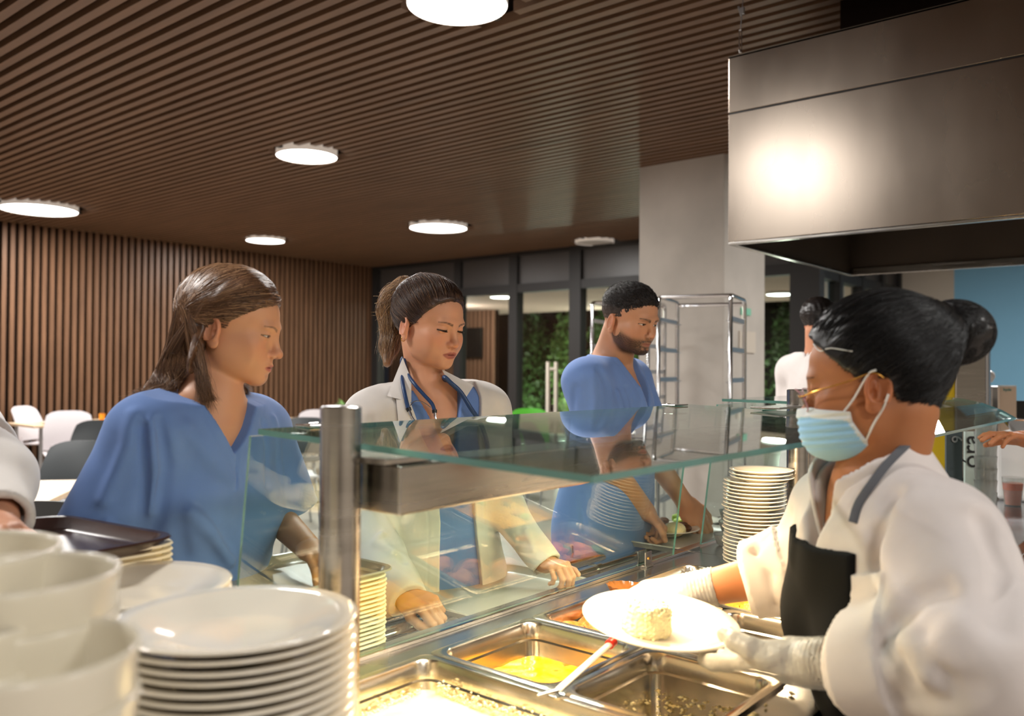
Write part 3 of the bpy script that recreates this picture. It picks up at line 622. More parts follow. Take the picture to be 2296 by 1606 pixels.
mb=MB(); e_=yc+np.array([.0,-.01,0]); f_=P(2222,800,4.4); slab(mb,e_,f_,Z0,1.56,.17); mb.build('rounded_edge',m_leg,jd,bevel=.012)
lp=thing('small_lamp','small white globe lamp beside the steel dispenser','lamp',P(2216,862,4.8))
g=P(2216,845,4.8); MB().lathe([(.0001,-.035),(.02,-.03),(.035,0),(.03,.022),(.012,.036),(.0001,.038)],g,n=32).build('globe',m_white,lp,smooth=True)
MB().tube([g+np.array([0,0,-.03]),np.array([g[0],g[1],Z0])],.012,10).build('stem',m_leg,lp); MB().tube([g+np.array([0,0,.03]),g+np.array([0,0,.10])],.004,8).build('finial',m_steel,lp)
cmx=thing('coffee_machine','grey coffee machine under the blue wall','coffee machine',P(2225,900,4.6)*np.array([1,1,0])+np.array([0,0,Z0]))
mb=MB(); slab(mb,P(2198,900,4.6),P(2222,900,4.6),Z0,1.36,.25); mb.build('body',mat('grey_body',(120,128,136),rough=.35),cmx,bevel=.01)
mb=MB(); slab(mb,P(2222,900,4.6),P(2252,900,4.62),Z0,1.345,.22); mb.build('side',m_leg,cmx,bevel=.01)
cd=thing('display_card','beige printed card standing under the blue wall','card',P(2262,940,4.4)*np.array([1,1,0])+np.array([0,0,Z0]))
mb=MB(); slab(mb,P(2242,900,4.4),P(2279,900,4.4),1.00,1.345,.02); mb.build('card',mat('card_beige',(222,196,170),rough=.6),cd)
mb=MB(); slab(mb,P(2242,900,4.4),P(2279,900,4.4),1.343,1.352,.022); slab(mb,P(2250,900,4.4),P(2270,900,4.4),Z0,1.0,.03); mb.build('holder',m_white,cd)
bb=thing('menu_board','black menu board at the right edge under the blue wall','board',P(2290,940,4.5)*np.array([1,1,0])+np.array([0,0,Z0]))
mb=MB(); slab(mb,P(2281,900,4.5),P(2330,900,4.5),Z0,1.27,.02); mb.build('board',m_black,bb)
# lettering
def text(s,size,m,name,parent=None,M4=None,ext=.0008):
    cu=bpy.data.curves.new(name,'FONT'); cu.body=s; cu.size=size; cu.extrude=ext; cu.align_x='CENTER'; cu.align_y='CENTER'
    o=bpy.data.objects.new('tmp',cu); COL.objects.link(o); bpy.context.view_layer.update()
    me=bpy.data.meshes.new_from_object(o.evaluated_get(bpy.context.evaluated_depsgraph_get())); COL.objects.unlink(o); bpy.data.objects.remove(o)
    me.materials.clear(); me.materials.append(m); t=bpy.data.objects.new(name,me); COL.objects.link(t)
    me.transform(M4); 
    if parent: 
        b=parent.get('_base',(0,0,0)); me.transform(Matrix.Translation(-Vector(b))); t.parent=parent
    return t
def facing(p,up=(0,0,1),off=0.0,rot=0.0,nrm=None):
    """matrix placing XY text at p, facing back to where camera stands (real upright sign orientation)"""
    n=np.array([-CF[0],-CF[1],0.]) if nrm is None else np.array(nrm,float); n/=np.linalg.norm(n); z=np.array([0,0,1.]); x=np.cross(z,n); 
    R=np.stack([x,z,n],1); c,s_=math.cos(rot),math.sin(rot); R=R@np.array([[c,-s_,0],[s_,c,0],[0,0,1]])
    m=Matrix(R.tolist()).to_4x4(); m.translation=Vector((np.array(p)+n*off).tolist()); return m
m_ink=mat('black_ink',(30,30,30),rough=.6); m_ink2=mat('teal_ink',(90,150,140),rough=.6)
text('hyde',.022,m_ink2,'lettering',cd,facing(P(2258,874,4.4),off=.003))
sg=thing('counter_sign','pale green sign with tall black sideways lettering behind her shoulder','sign',P(2182,1000,3.3)*np.array([1,1,0])+np.array([0,0,Z0]))
mb=MB(); slab(mb,P(2164,1000,3.3),P(2192,1000,3.3),Z0,1.19,.012); mb.build('board',mat('sign_pale_green',(190,204,196),rough=.5),sg)
text('óra',.095,m_ink,'lettering',sg,facing(P(2176,1012,3.3),off=.004,rot=pi/2))
sg2=thing('counter_sign','dark sign with grey lettering left of the pale green sign','sign',P(2145,1000,3.35)*np.array([1,1,0])+np.array([0,0,Z0]))
mb=MB(); slab(mb,P(2122,1000,3.35),P(2158,1000,3.35),Z0,1.19,.012); mb.build('board',mat('sign_dark',(70,80,84),rough=.5),sg2)
text('9',.06,m_leg,'lettering',sg2,facing(P(2146,985,3.35),off=.004,rot=pi/2))
# ================================================================== tables, chairs, racks
def tilt(V,a,py,pz):
    V=np.array(V,float); y=V[:,1]-py; z=V[:,2]-pz; c,s=math.cos(a),math.sin(a); V[:,1]=py+c*y-s*z; V[:,2]=pz+s*y+c*z; return V
def make_chair(m,label,w=.50,bh=.42):
    """shell chair, local frame: sitter faces -Y, base at origin"""
    t=thing('dining_chair',label,'chair',world=False)
    n,k=17,11
    def shell(f,th,name):
        u=np.linspace(-1,1,n); v=np.linspace(0,1,k); U,W=np.meshgrid(u,v,indexing='ij'); A=f(U,W,0); B=f(U,W,th)
        V=np.concatenate([A.reshape(-1,3),B.reshape(-1,3)]); o=n*k
        F=[(i*k+j,(i+1)*k+j,(i+1)*k+j+1,i*k+j+1) for i in range(n-1) for j in range(k-1)]
        F+=[tuple(o+q for q in f_[::-1]) for f_ in list(F)]
        per=[i*k for i in range(n)]+[(n-1)*k+j for j in range(1,k)]+[i*k+k-1 for i in range(n-2,-1,-1)]+[j for j in range(k-2,0,-1)]
        F+=[(per[i],per[(i+1)%len(per)],o+per[(i+1)%len(per)],o+per[i]) for i in range(len(per))]
        MB().add(V,F).build(name,m,t,smooth=True)
    shell(lambda u,v,d: np.stack([u*w/2*(1-.12*v**3),.20+.02*v+.10*v*v-.05*(1-u**2)*-1-.05+d,.50+bh*v*(1-.12*u**4)],-1),.012,'backrest')
    shell(lambda u,v,d: np.stack([u*w/2*(.92+.08*v),-.22+.44*v,.445+.02*u*u+.05*np.maximum(0,v-.85)*6*.2+d],-1),.012,'seat')
    for sx in(-1,1):
        MB().bx(sx*w*.33-.012,sx*w*.33+.012,.17,.215,.44,.56).build('back_support',m,t,bevel=.004)
        for sy in(-1,1): MB().tube([(sx*.19,sy*.16,.448),(sx*.20,sy*.17,.43),(sx*.23,sy*.22,0)],.011,8).build('leg',m_leg,t,smooth=True)
    return t
def rzc(px_): return math.atan2(CF[1],CF[0])-pi/2
ct=thing
dk=make_chair(m_dgrey,'dark grey shell chair pulled up behind the pale table at the left',.54,.38)
wh=make_chair(m_wchair,'white shell chair seen side on against the slatted wall')
wh2=None
def put(o,px,py,zt,d,rot,label=None):
    p=P(px,py,d); z=0
    if label is None: o.location=Vector((float(p[0]),float(p[1]),0)); o.rotation_euler=(0,0,rot); return o
    return dup(o,(p[0],p[1],0),rot,label)
GA=TH-pi/2
put(dk,143,1022,0,5.9,GA)
put(wh,100,925,0,10.6,GA+1.45)
put(dk,204,938,0,8.3,GA+.1,'dark grey shell chair in front of the far pale table with plates')
put(wh,155,982,0,9.3,GA+.5,'white shell chair with a low back between the two dark chairs at the left')
put(dk,150,1130,0,3.75,GA+pi,'dark grey shell chair on the near side of the pale table at the left')
put(dk,672,915,0,9.0,GA,'dark grey shell chair right of the woman in blue, by the slatted wall')
put(wh,702,895,0,9.9,GA,'white shell chair behind the dark one, half hidden by the steel post')
put(dk,705,1050,0,6.3,GA-1.4,'dark grey shell chair seen side on, left of the steel post')
put(wh,655,985,0,7.6,GA+2.0,'white shell chair behind the glass, beyond the blue sleeve')
for px,d,l in ((1083,11.2,'dark grey shell chair by the glazing behind the white coat'),(1128,9.6,'dark grey shell chair left of the second window post')):
    put(dk,px,905,0,d,GA+.3,l)
gc=make_chair(m_green,'bright green shell chair by the glazing','.5' and .5); put(gc,1188,905,0,10.6,GA)
put(dk,1242,905,0,8.6,GA+1.2,'dark grey shell chair beside the green chair')
def table(corners,z,label,m=m_birch):
    c=np.mean(np.array(corners),axis=0); t=thing('dining_table',label,'table',(c[0],c[1],0)); V=np.array([[x,y,z-.028] for x,y in corners]+[[x,y,z] for x,y in corners])
    MB().add(V,[(3,2,1,0),(4,5,6,7),(0,1,5,4),(1,2,6,5),(2,3,7,6),(3,0,4,7)]).build('tabletop',m,t,bevel=.003)
    for x,y in corners:
        q=c+(np.array([x,y])-c)*.88; MB().tube([(q[0],q[1],0),(q[0],q[1],z-.028)],.02,10).build('leg',m_leg,t)
    return t
a=atZ(215,1075,.74)[:2]; b=atZ(70,1140,.74)[:2]; d1=(b-a)/np.linalg.norm(b-a); d2=np.array([-d1[1],d1[0]]); 
if d2[0]>0: d2=-d2
table([a,a+d1*1.3,a+d1*1.3+d2*.8,a+d2*.8],.74,'pale wooden table at the left edge, in front of a dark chair')
def rect(cx,cy,w,l,r): 
    R=rotz(r)[:2,:2]; return [np.array([cx,cy])+R@np.array(q) for q in ((w/2,l/2),(-w/2,l/2),(-w/2,-l/2),(w/2,-l/2))]
ft=atZ(200,941,.74)
table(rect(4.75,10.75,1.5,.8,0.0),.74,'far pale table with plates on it, by the slatted wall')
table(rect(7.0,9.3,1.3,.8,.3),.74,'pale table by the slatted wall, mostly hidden by the steel post')
for k,(px,d,lb) in enumerate(((1105,12.2,'pale table by the glazing behind the white coat'),(1245,12.0,'dark topped table by the glazing behind the green chair'))):
    q=P(px,890,d); table(rect(q[0],q[1],.8,.8,.2),.76,lb,m_birch if k==0 else m_dgrey)
# crockery and food on the far table
for i,(dx,m_,lb) in enumerate(((-.45,m_white,'white plate at the left end of the far table'),(-.1,m_white,'white plate in the middle of the far table'),(.3,m_white,'white plate at the right end of the far table'))):
    q=plate((4.75+dx,10.62,.74),.13,lb,None); q.name='far_plate'
for i,(dx,m_,lb) in enumerate(((-.3,m_veg,'orange cup on the far table'),(.1,m_veg,'orange juice cup beside the middle plate on the far table'),(.42,mat('yellow_cup',(230,200,60),rough=.4),'yellow cup at the right of the far table'))):
    o=MB().lathe([(.0001,0),(.03,0),(.036,.10),(.033,.10),(.028,.006),(.0001,.006)],n=24).build('paper_cup',m_,smooth=True); o.location=(4.75+dx,10.55,.74); tag(o,lb,'cup')
for i,(px,d,m_,lb) in enumerate(((1103,12.2,m_veg,'orange cup on the table by the glazing'),(1117,12.15,mat('red_cup',(150,50,50),rough=.4),'dark red cup on the table by the glazing'))):
    q=P(px,880,d); o=MB().lathe([(.0001,0),(.04,0),(.046,.11),(.042,.11),(.038,.006),(.0001,.006)],n=24).build('paper_cup',m_,smooth=True); o.location=(float(q[0]),float(q[1]),.76); tag(o,lb,'cup')
# potted plant by the slatted wall
q=P(788,890,10.6); pl=thing('potted_plant','small green potted plant behind the white coat shoulder','plant',(q[0],q[1],0))
MB().lathe([(.0001,0),(.14,0),(.18,.35),(.16,.35),(.13,.30),(.0001,.30)],(q[0],q[1],0),n=32).build('pot',m_dgrey,pl,smooth=True)
mb=MB(); r_=np.random.RandomState(3)
for i in range(150):
    a_=r_.uniform(0,6.3); l=r_.uniform(.15,.3); b0=np.array([q[0],q[1],.32+r_.uniform(0,.6)]); tip=b0+np.array([math.cos(a_)*l,math.sin(a_)*l,l*.5]); s_=np.array([-math.sin(a_),math.cos(a_),0])*.03
    mb.add([b0,(b0+tip)/2+s_,tip,(b0+tip)/2-s_],[(0,1,2,3)])
mb.build('foliage',m_leaf2,pl); MB().tube([(q[0],q[1],.28),(q[0],q[1],.9)],.015,8).build('stem',m_gap,pl)
# wooden stand seen through the glazing (two uprights)
q0=P(1229,900,11.8); st=thing('wooden_stand','tall pale wooden stand with two uprights by the glass doors','stand',(q0[0],q0[1],0))
for px in(1229,1247):
    q=P(px,805,11.8); MB().bx(q[0]-.02,q[0]+.02,q[1]-.02,q[1]+.02,0,1.52).build('upright',m_pale,st)
q=P(1238,820,11.8); qa=P(1229,820,11.8); qb=P(1247,820,11.8)
for z in(1.42,.8,.3): MB().tube([(qa[0],qa[1],z),(qb[0],qb[1],z)],.022,8).build('crossbar',m_pale,st)
# steel bakery racks
def rack(pA,dep,wid,h,rot,label,n=9):
    """pA = near left foot; local x right, local y away"""
    t=thing('tray_rack',label,'rack',(pA[0],pA[1],0),rot,world=False); r=.0125
    for x in(0,wid):
        MB().tube([(x,0,.1),(x,0,h-.03),(x,.012,h-.006),(x,.04,h),(x,dep-.04,h),(x,dep-.012,h-.006),(x,dep,h-.03),(x,dep,.1)],r,10).build('side_hoop',m_chrome,t,smooth=True)
        for k in range(n):
            z=.25+k*(h-.40)/(n-1); s=1 if x==0 else -1
            MB().bx(min(x,x+s*.03),max(x,x+s*.03),.01,dep-.01,z,z+.004).bx(x-.003,x+.003,.01,dep-.01,z,z+.028).build('shelf_runner',m_leg,t)
    for y in(0,dep): MB().tube([(0,y,.14),(wid,y,.14)],r,8).build('crossbar',m_chrome,t,smooth=True)
    MB().tube([(0,dep,h-.02),(wid,dep,h-.02)],r*.9,8).build('crossbar',m_chrome,t,smooth=True)
    MB().tube([(0,.03,h),(wid,.03,h)],r*.9,8).build('crossbar',m_chrome,t,smooth=True)
    for x in(0,wid):
        for y in(0,dep):
            MB().tube([(x,y,.06),(x,y,.12)],.01,8).tube([(x-.012,y,.045),(x+.012,y,.045)],.045,16).build('caster',m_black,t,smooth=True)
    return t
pA=P(1477,668,5.2); pB=P(1636,663,5.25)
rt=TH-pi/2-math.radians(25); wd=.43
rack(pA,.46,wd,float(pA[2])+.005,rt,'chrome bakery tray rack in front of the concrete column')
pC=P(1328,678,6.4)
rack(pC,.46,wd,float(pC[2]),rt,'second chrome tray rack, partly hidden behind the bearded man\'s head')
# ================================================================== implicit surfaces -> one continuous mesh per body / garment
nrmz=lambda v: np.asarray(v,float)/np.linalg.norm(v)
def smin(a,b,k):
    h=np.clip(.5+.5*(b-a)/k,0,1); return b*(1-h)+a*h-k*h*(1-h)
def smax(a,b,k): return -smin(-a,-b,k)
def sph(p,c,r): return np.linalg.norm(p-np.asarray(c),axis=1)-r
def ell(p,c,r,R=None):
    q=p-np.asarray(c)
    if R is not None: q=q@np.asarray(R)
    r=np.asarray(r,float); k0=np.linalg.norm(q/r,axis=1)+1e-9; k1=np.linalg.norm(q/(r*r),axis=1)+1e-9
    return k0*(k0-1)/k1
def cone(p,a,b,ra,rb):
    a=np.asarray(a,float); b=np.asarray(b,float); d=b-a; t=np.clip(((p-a)@d)/(d@d),0,1)
    return np.linalg.norm(p-a-t[:,None]*d,axis=1)-(ra+(rb-ra)*t)
def econe(p,a,b,ra,rb,side,f):
    """round cone flattened by factor f along direction 'side'"""
    a=np.asarray(a,float); b=np.asarray(b,float); d=b-a; t=np.clip(((p-a)@d)/(d@d),0,1)
    v=p-a-t[:,None]*d; s=nrmz(side); c=v@s; v=v+np.outer(c*(1/f-1),s)
    return (np.linalg.norm(v,axis=1)-(ra+(rb-ra)*t))*min(f,1)**.5
def chain(p,pts,rs,k=.01):
    d=None
    for i in range(len(pts)-1):
        e=cone(p,pts[i],pts[i+1],rs[i],rs[i+1]); d=e if d is None else smin(d,e,k)
    return d
def segd(p,a,b):
    a=np.asarray(a,float); b=np.asarray(b,float); d=b-a; t=np.clip(((p-a)@d)/(d@d),0,1); return np.linalg.norm(p-a-t[:,None]*d,axis=1),t
def plined(p,pts):
    r=None
    for i in range(len(pts)-1):
        e,_=segd(p,pts[i],pts[i+1]); r=e if r is None else np.minimum(r,e)
    return r
def fold(p,pts,w,amp):
    """ridge (amp>0) or groove (amp<0) along a polyline; returns signed change of distance"""
    d=plined(p,[np.asarray(q,float) for q in pts]); return -amp*np.exp(-(d/w)**2)
_PH=np.random.RandomState(5)
_K=_PH.normal(size=(40,3)); _P=_PH.uniform(0,6.3,40)
def wav(p,sc,n0=0,n=6,st=(1,1,1)):
    q=p*np.asarray(st)*sc; s=0
    for i in range(n0,n0+n): s=s+np.sin(q@_K[i]+_P[i])
    return s/math.sqrt(n)
def axis(lo,hi,h,fine):
    x=[lo]
    while x[-1]<hi:
        s=h
        for c,r,hf in fine:
            g=abs(x[-1]-c)-r; s=min(s,hf if g<0 else hf+(h-hf)*min(1,g/(h*10)))
        x.append(x[-1]+s)
    while len(x)%4: x.append(x[-1]+h)
    return np.array(x)
def mesh_sdf(f,lo,hi,h,proj=1,thr=1.25,fine=()):
    """surface nets on a rectilinear grid; fine = [(centre3, radius, step)]"""
    A=[axis(lo[i],hi[i],h,[(c[i],r,hf) for c,r,hf in fine]) for i in range(3)]
    n=[len(a)//4 for a in A]
    ctr=[a.reshape(-1,4).mean(1) for a in A]; hw=[(a.reshape(-1,4)[:,3]-a.reshape(-1,4)[:,0])/2+np.append(np.diff(a.reshape(-1,4)[:,0]),h*4)*.14 for a in A]
    ci=np.stack(np.meshgrid(*[np.arange(k) for k in n],indexing='ij'),-1).reshape(-1,3)
    cc=np.stack([ctr[i][ci[:,i]] for i in range(3)],1); hr=np.sqrt(sum(hw[i][ci[:,i]]**2 for i in range(3)))
    dc=np.concatenate([f(cc[i:i+200000]) for i in range(0,len(cc),200000)])
    act=np.abs(dc)<hr*thr+.003
    D=np.repeat(np.repeat(np.repeat(np.where(dc<0,-1.,1.).astype(np.float32).reshape(n),4,0),4,1),4,2)
    b=ci[act]*4; off=np.stack(np.meshgrid(*[np.arange(4)]*3,indexing='ij'),-1).reshape(-1,3)
    fi=(b[:,None]+off[None]).reshape(-1,3); pts=np.stack([A[i][fi[:,i]] for i in range(3)],1)
    dv=np.concatenate([f(pts[i:i+200000]) for i in range(0,len(pts),200000)])
    D[fi[:,0],fi[:,1],fi[:,2]]=dv
    # closed at the border
    for ax in range(3):
        sl=[slice(None)]*3; sl[ax]=0; D[tuple(sl)]=np.maximum(D[tuple(sl)],h*.5); sl[ax]=-1; D[tuple(sl)]=np.maximum(D[tuple(sl)],h*.5)
    S=D<0
    c=[S[:-1,:-1,:-1],S[1:,:-1,:-1],S[:-1,1:,:-1],S[1:,1:,:-1],S[:-1,:-1,1:],S[1:,:-1,1:],S[:-1,1:,1:],S[1:,1:,1:]]
    s=sum(q.astype(np.int8) for q in c); m=(s>0)&(s<8); idx=np.argwhere(m)
    vi=-np.ones(m.shape,np.int32); vi[m]=np.arange(len(idx))
    co=np.array([[0,0,0],[1,0,0],[0,1,0],[1,1,0],[0,0,1],[1,0,1],[0,1,1],[1,1,1]])
    val=np.stack([D[idx[:,0]+a,idx[:,1]+b_,idx[:,2]+g] for a,b_,g in co],1)
    acc=np.zeros((len(idx),3)); cnt=np.zeros(len(idx))
    for a in range(8):
        for b_ in range(a+1,8):
            if np.abs(co[a]-co[b_]).sum()!=1: continue
            mm=(val[:,a]<0)!=(val[:,b_]<0); t=val[mm,a]/(val[mm,a]-val[mm,b_]); acc[mm]+=co[a]+(co[b_]-co[a])*t[:,None]; cnt[mm]+=1
    u=acc/cnt[:,None]; V=np.stack([A[i][idx[:,i]]+(A[i][idx[:,i]+1]-A[i][idx[:,i]])*u[:,i] for i in range(3)],1)
    F=[]
    for ax in range(3):
        sa=[slice(None)]*3; sb=[slice(None)]*3; sa[ax]=slice(0,-1); sb[ax]=slice(1,None)
        SA=S[tuple(sa)]; SB=S[tuple(sb)]; e=np.argwhere(SA!=SB)
        o1,o2=[q for q in range(3) if q!=ax]
        e=e[(e[:,o1]>0)&(e[:,o2]>0)]
        q=[]
        for d1,d2 in ((1,1),(0,1),(0,0),(1,0)):
            k=e.copy(); k[:,o1]-=d1; k[:,o2]-=d2
            ok=np.minimum(k,np.array(vi.shape)-1); q.append(vi[ok[:,0],ok[:,1],ok[:,2]])
        q=np.stack(q,1); ins=SA[e[:,0],e[:,1],e[:,2]]
        if ax==1: ins=~ins
        q[~ins]=q[~ins][:,::-1]; F.append(q)
    F=np.concatenate(F); F=F[(F>=0).all(1)]
    for _ in range(proj):
        ep=.0008; d=f(V); g=np.stack([(f(V+np.eye(3)[i]*ep)-f(V-np.eye(3)[i]*ep))/(2*ep) for i in range(3)],1)
        g2=(g*g).sum(1)+1e-6; st=(d/g2)[:,None]*g; ln=np.linalg.norm(st,axis=1)[:,None]; st*=np.minimum(1,h*.6/(ln+1e-9)); V=V-st
    return V,F
def sdf_obj(name,f,lo,hi,h,m,parent=None,col=None,loc=None,proj=1,thr=1.25,fine=()):
    V,F=mesh_sdf(f,np.asarray(lo,float),np.asarray(hi,float),h,proj,thr,fine)
    base=np.array(parent['_base']) if parent is not None and '_base' in parent else (np.array(loc,float) if loc is not None else np.zeros(3))
    me=bpy.data.meshes.new(name); me.vertices.add(len(V)); me.vertices.foreach_set('co',(V-base).astype(np.float32).ravel())
    me.loops.add(F.size); me.loops.foreach_set('vertex_index',F.astype(np.int32).ravel()); me.polygons.add(len(F))
    me.polygons.foreach_set('loop_start',np.arange(0,F.size,4,dtype=np.int32)); 
    try: me.polygons.foreach_set('loop_total',np.full(len(F),4,np.int32))
    except Exception: pass
    me.polygons.foreach_set('use_smooth',np.ones(len(F),bool)); me.update(calc_edges=True); me.validate()
    me.materials.append(m)
    if col is not None:
        c=np.clip(col(V),0,1); a=me.color_attributes.new('Col','FLOAT_COLOR','POINT'); a.data.foreach_set('color',np.concatenate([c,np.ones((len(c),1))],1).astype(np.float32).ravel())
    o=bpy.data.objects.new(name,me); COL.objects.link(o)
    if parent is not None: o.parent=parent
    elif loc is not None: o.location=Vector([float(q) for q in loc])
    return o
L3=lambda c: np.array(lin(c)[:3])
def mixc(c,w,d): w=np.clip(w,0,1)[:,None]; return c*(1-w)+np.asarray(d)*w
# ------------------------------------------------------------------ heads
class Head:
    """local frame: +Y face direction, +Z up, +X the person's right; origin between the ears at ear level"""
    def __init__(s,pos,fwd,up=(0,0,1),roll=0.,sc=1.,**k):
        y=nrmz(fwd); u=np.asarray(up,float); z=nrmz(u-y*(u@y)); x=np.cross(y,z)
        c,sn=math.cos(roll),math.sin(roll); x,z=x*c+z*sn,z*c-x*sn
        s.R=np.stack([x,y,z],1); s.pos=np.asarray(pos,float); s.sc=sc
        s.o=dict(jaw=.042,jawz=-.062,chin=.090,chinz=-.106,chinw=.015,cheek=.022,brow=0.,nose=1.,nosew=1.,nz=0.,lip=1.,eye_open=.0045,lid=0.,face=1.,earz=-.015,skull=1.); s.o.update(k)
    AN=np.array([1.,1.04,.93])
    def w(s,l): return s.pos+(np.asarray(l,float)*s.sc*s.AN)@s.R.T
    def l(s,p): return ((p-s.pos)@s.R)/(s.sc*s.AN)
    def dirw(s,v): return np.asarray(v,float)@s.R.T
    EX,EY,EZ,ER=.0315,.0755,.004,.0122
    def sdf(s,p,ears=True):
        q=s.l(p); o=s.o; ax=q.copy(); ax[:,0]=np.abs(ax[:,0]); F=o['face']
        d=ell(q,(0,-.010,.036),(.0755*o['skull'],.089,.089))
        d=smin(d,ell(q,(0,.030,.036),(.063,.058,.060)),.03)
        d=smin(d,ell(q,(0,.034,-.030),(.0565*F,.056,.070)),.025)
        d=smin(d,cone(ax,(o['jaw'],.004,-.045),(o['jaw']*.94,.016,o['jawz']-.006),.0215,.017),.02)
        d=smin(d,cone(ax,(o['jaw']*.94,.016,o['jawz']-.006),(o['chinw'],o['chin']-.016,o['chinz']+.014),.017,.016),.022)
        d=smin(d,ell(q,(0,o['chin']-.011,o['chinz']+.012),(.015+o['chinw']*.3,.0150,.0145)),.016)
        d=smin(d,ell(ax,(.040*F,.057,-.020),(.024,.022,.020+o['cheek']*.2)),.018)          # cheekbones
        d=smin(d,ell(ax,(.035*F,.064,-.042),(.024,.0205,.028)),.02)
        d=smin(d,ell(ax,(.050,.022,-.040),(.020,.030,.034)),.018)
        d=smin(d,ell(q,(0,.078,-.062),(.029,.0180,.028)),.018)             # muzzle
        d=smin(d,ell(ax,(.020,.0825,.022),(.024,.0100+o['brow'],.009)),.018)
        d=smin(d,ell(ax,(.030*F,.042,-.066),(.026,.030,.030)),.02)          # brow
        d=smin(d,ell(q,(0,.0855,.013),(.014,.0105,.018)),.010)
        d=smax(d,-ell(ax,(.0325,.106,.002),(.0175,.0165,.0115)),.012)          # sockets
        n=o['nose']; z0=o['nz']
        br=cone(q,(0,.0880,.010),(0,.096+.008*n,-.028+z0),.0072,.0085*o['nosew'])
        d=smin(d,br,.009)
        d=smin(d,sph(q,(0,.0985+.0095*n,-.0335+z0),.0093*o['nosew']),.008)
        d=smin(d,ell(ax,(.0118*o['nosew'],.0950,-.0375+z0),(.0066,.0105,.0068)),.0055)
        d=smax(d,-ell(ax,(.0062,.1010,-.0455+z0),(.0034,.0052,.0042)),.003)
        lp=o['lip']; zl=-.0655
        d=smin(d,ell(ax,(.0075,.0905,zl+.0050),(.0155,.0085,.0050*lp)),.004)
        d=smin(d,ell(q,(0,.0895,zl-.0055),(.0165,.0088,.0056*lp)),.004)
        d=smax(d,-ell(q,(0,.1005,zl+.0003+.0),(.0235,.0085,.0011)),.0022)
        d=smax(d,-ell(q,(0,.0985,zl-.0165),(.018,.0055,.004)),.006)
        d=smax(d,-ell(q,(0,.1005,zl+.0145),(.0028,.0045,.0055)),.004)
        # eyelids : ball with a slit
        E=(s.EX,s.EY,s.EZ); lid=sph(ax,E,s.ER+.0019)
        a=ax-np.array(E); t=a[:,0]/.0155; up=o['eye_open']*(1-t*t)-.0006+o['lid']; lo=-.0042*(1-t*t)+o['lid']*.4
        slit=np.maximum(np.maximum(a[:,2]-up,lo-a[:,2]),.0-a[:,1]); slit=np.maximum(slit,np.abs(a[:,0])-.0142)
        lid=np.maximum(lid,-(slit)); ball=sph(ax,E,s.ER-.0008)
        d=smin(d,np.maximum(lid,-ball*0+ -1.0),.0035)
        d=smax(d,-np.maximum(slit,sph(ax,E,s.ER+.006)),.0012)
        if ears:
            er=s.ear(ax); d=smin(d,er,.004)
        return d*s.sc*.95
    def ear(s,ax):
        # tilted plate
        c=np.array([.0745,-.006,s.o['earz']]); X=nrmz([.93,-.36,.10]); Z=nrmz([.12,-.22,1]); Y=np.cross(Z,X); Z=np.cross(X,Y); R=np.stack([X,Y,Z],1); q=(ax-c)@R
        prof=ell(q,(0,0,.004),(.0062,.0175,.0285)); lobe=ell(q,(0,.006,-.022),(.005,.0095,.0105)); e=smin(prof,lobe,.008)
        t=np.sqrt((q[:,1]/.0150)**2+((q[:,2]-.005)/.0255)**2); rim=np.sqrt(((t-1)*.0165)**2+(q[:,0]-.0045)**2)-.0036
        rim=np.where(q[:,2]<-.017,np.maximum(rim,(-.017-q[:,2])),rim); e=smin(e,rim,.003)
        e=smax(e,-ell(q,(.0065,.001,.004),(.0058,.0105,.0195)),.003)
        e=smin(e,ell(q,(.001,.0035,.004),(.004,.0035,.014)),.004); e=smax(e,-ell(q,(.004,.006,-.003),(.006,.005,.008)),.003)
        return e
    def col(s,V,skin,lip,brow,cheek=.35,beard=None,scalp=None,browd=(0,0),lash=1.,browk=1.,lashw=1.):
        q=s.l(V); ax=q.copy(); ax[:,0]=np.abs(ax[:,0]); sk=L3(skin); C=np.tile(sk,(len(V),1))
        C=mixc(C,.06*wav(q,60,0),L3((150,80,60)))
        red=np.array([sk[0]*1.03,sk[1]*.66,sk[2]*.58])
        g=lambda c,r: np.exp(-(((ax-np.array(c))/np.array(r))**2).sum(1))
        C=mixc(C,cheek*g((.042,.07,-.028),(.022,.03,.020)),red)
        C=mixc(C,cheek*.9*g((0,.108,-.036),(.014,.016,.012)),red); C=mixc(C,.6*g((.085,-.01,0),(.016,.035,.04))*(ax[:,0]>.07),red)
        if s.o['eye_open']>-1:
            a=ax-np.array([s.EX,s.EY,s.EZ]); t=a[:,0]/.0155; up=s.o['eye_open']*(1-t*t)-.0006+s.o['lid']
            line=np.exp(-((a[:,2]-up-.0006)/(.0011*lashw))**2)*(np.abs(t)<1.05)*(a[:,1]>.001)*(np.linalg.norm(a,axis=1)<.0175)
            C=mixc(C,line*.95*lash,(.006,.004,.003))
            lo=-.0042*(1-t*t)+s.o['lid']*.4
            line=np.exp(-((a[:,2]-lo)/.0009)**2)*(np.abs(t)<1.0)*(a[:,1]>.001)*(np.linalg.norm(a,axis=1)<.0165); C=mixc(C,line*.45*lash,(.03,.012,.008))
        # brows: arc
        if brow is not None:
            bx=ax[:,0]; u=(bx-.012)/.036; zc=.0185+.0065*np.sin(np.clip(u,0,1)*2.2)-.0015+browd[0]; wd=(.0034-.0022*np.clip(u,0,1))*browk
            b=np.exp(-((ax[:,2]-zc)/wd)**4)*(u>-.04)*(u<1.0)*(ax[:,1]>.04)*(.78+.22*np.sin(bx*3500+ax[:,2]*2500)); C=mixc(C,b*.88,L3(brow))
        zl=-.0655; lw=.0225*s.o.get('lw',1.)
        li=(np.abs(q[:,0])<lw)*(q[:,1]>.075); tt=q[:,0]/lw
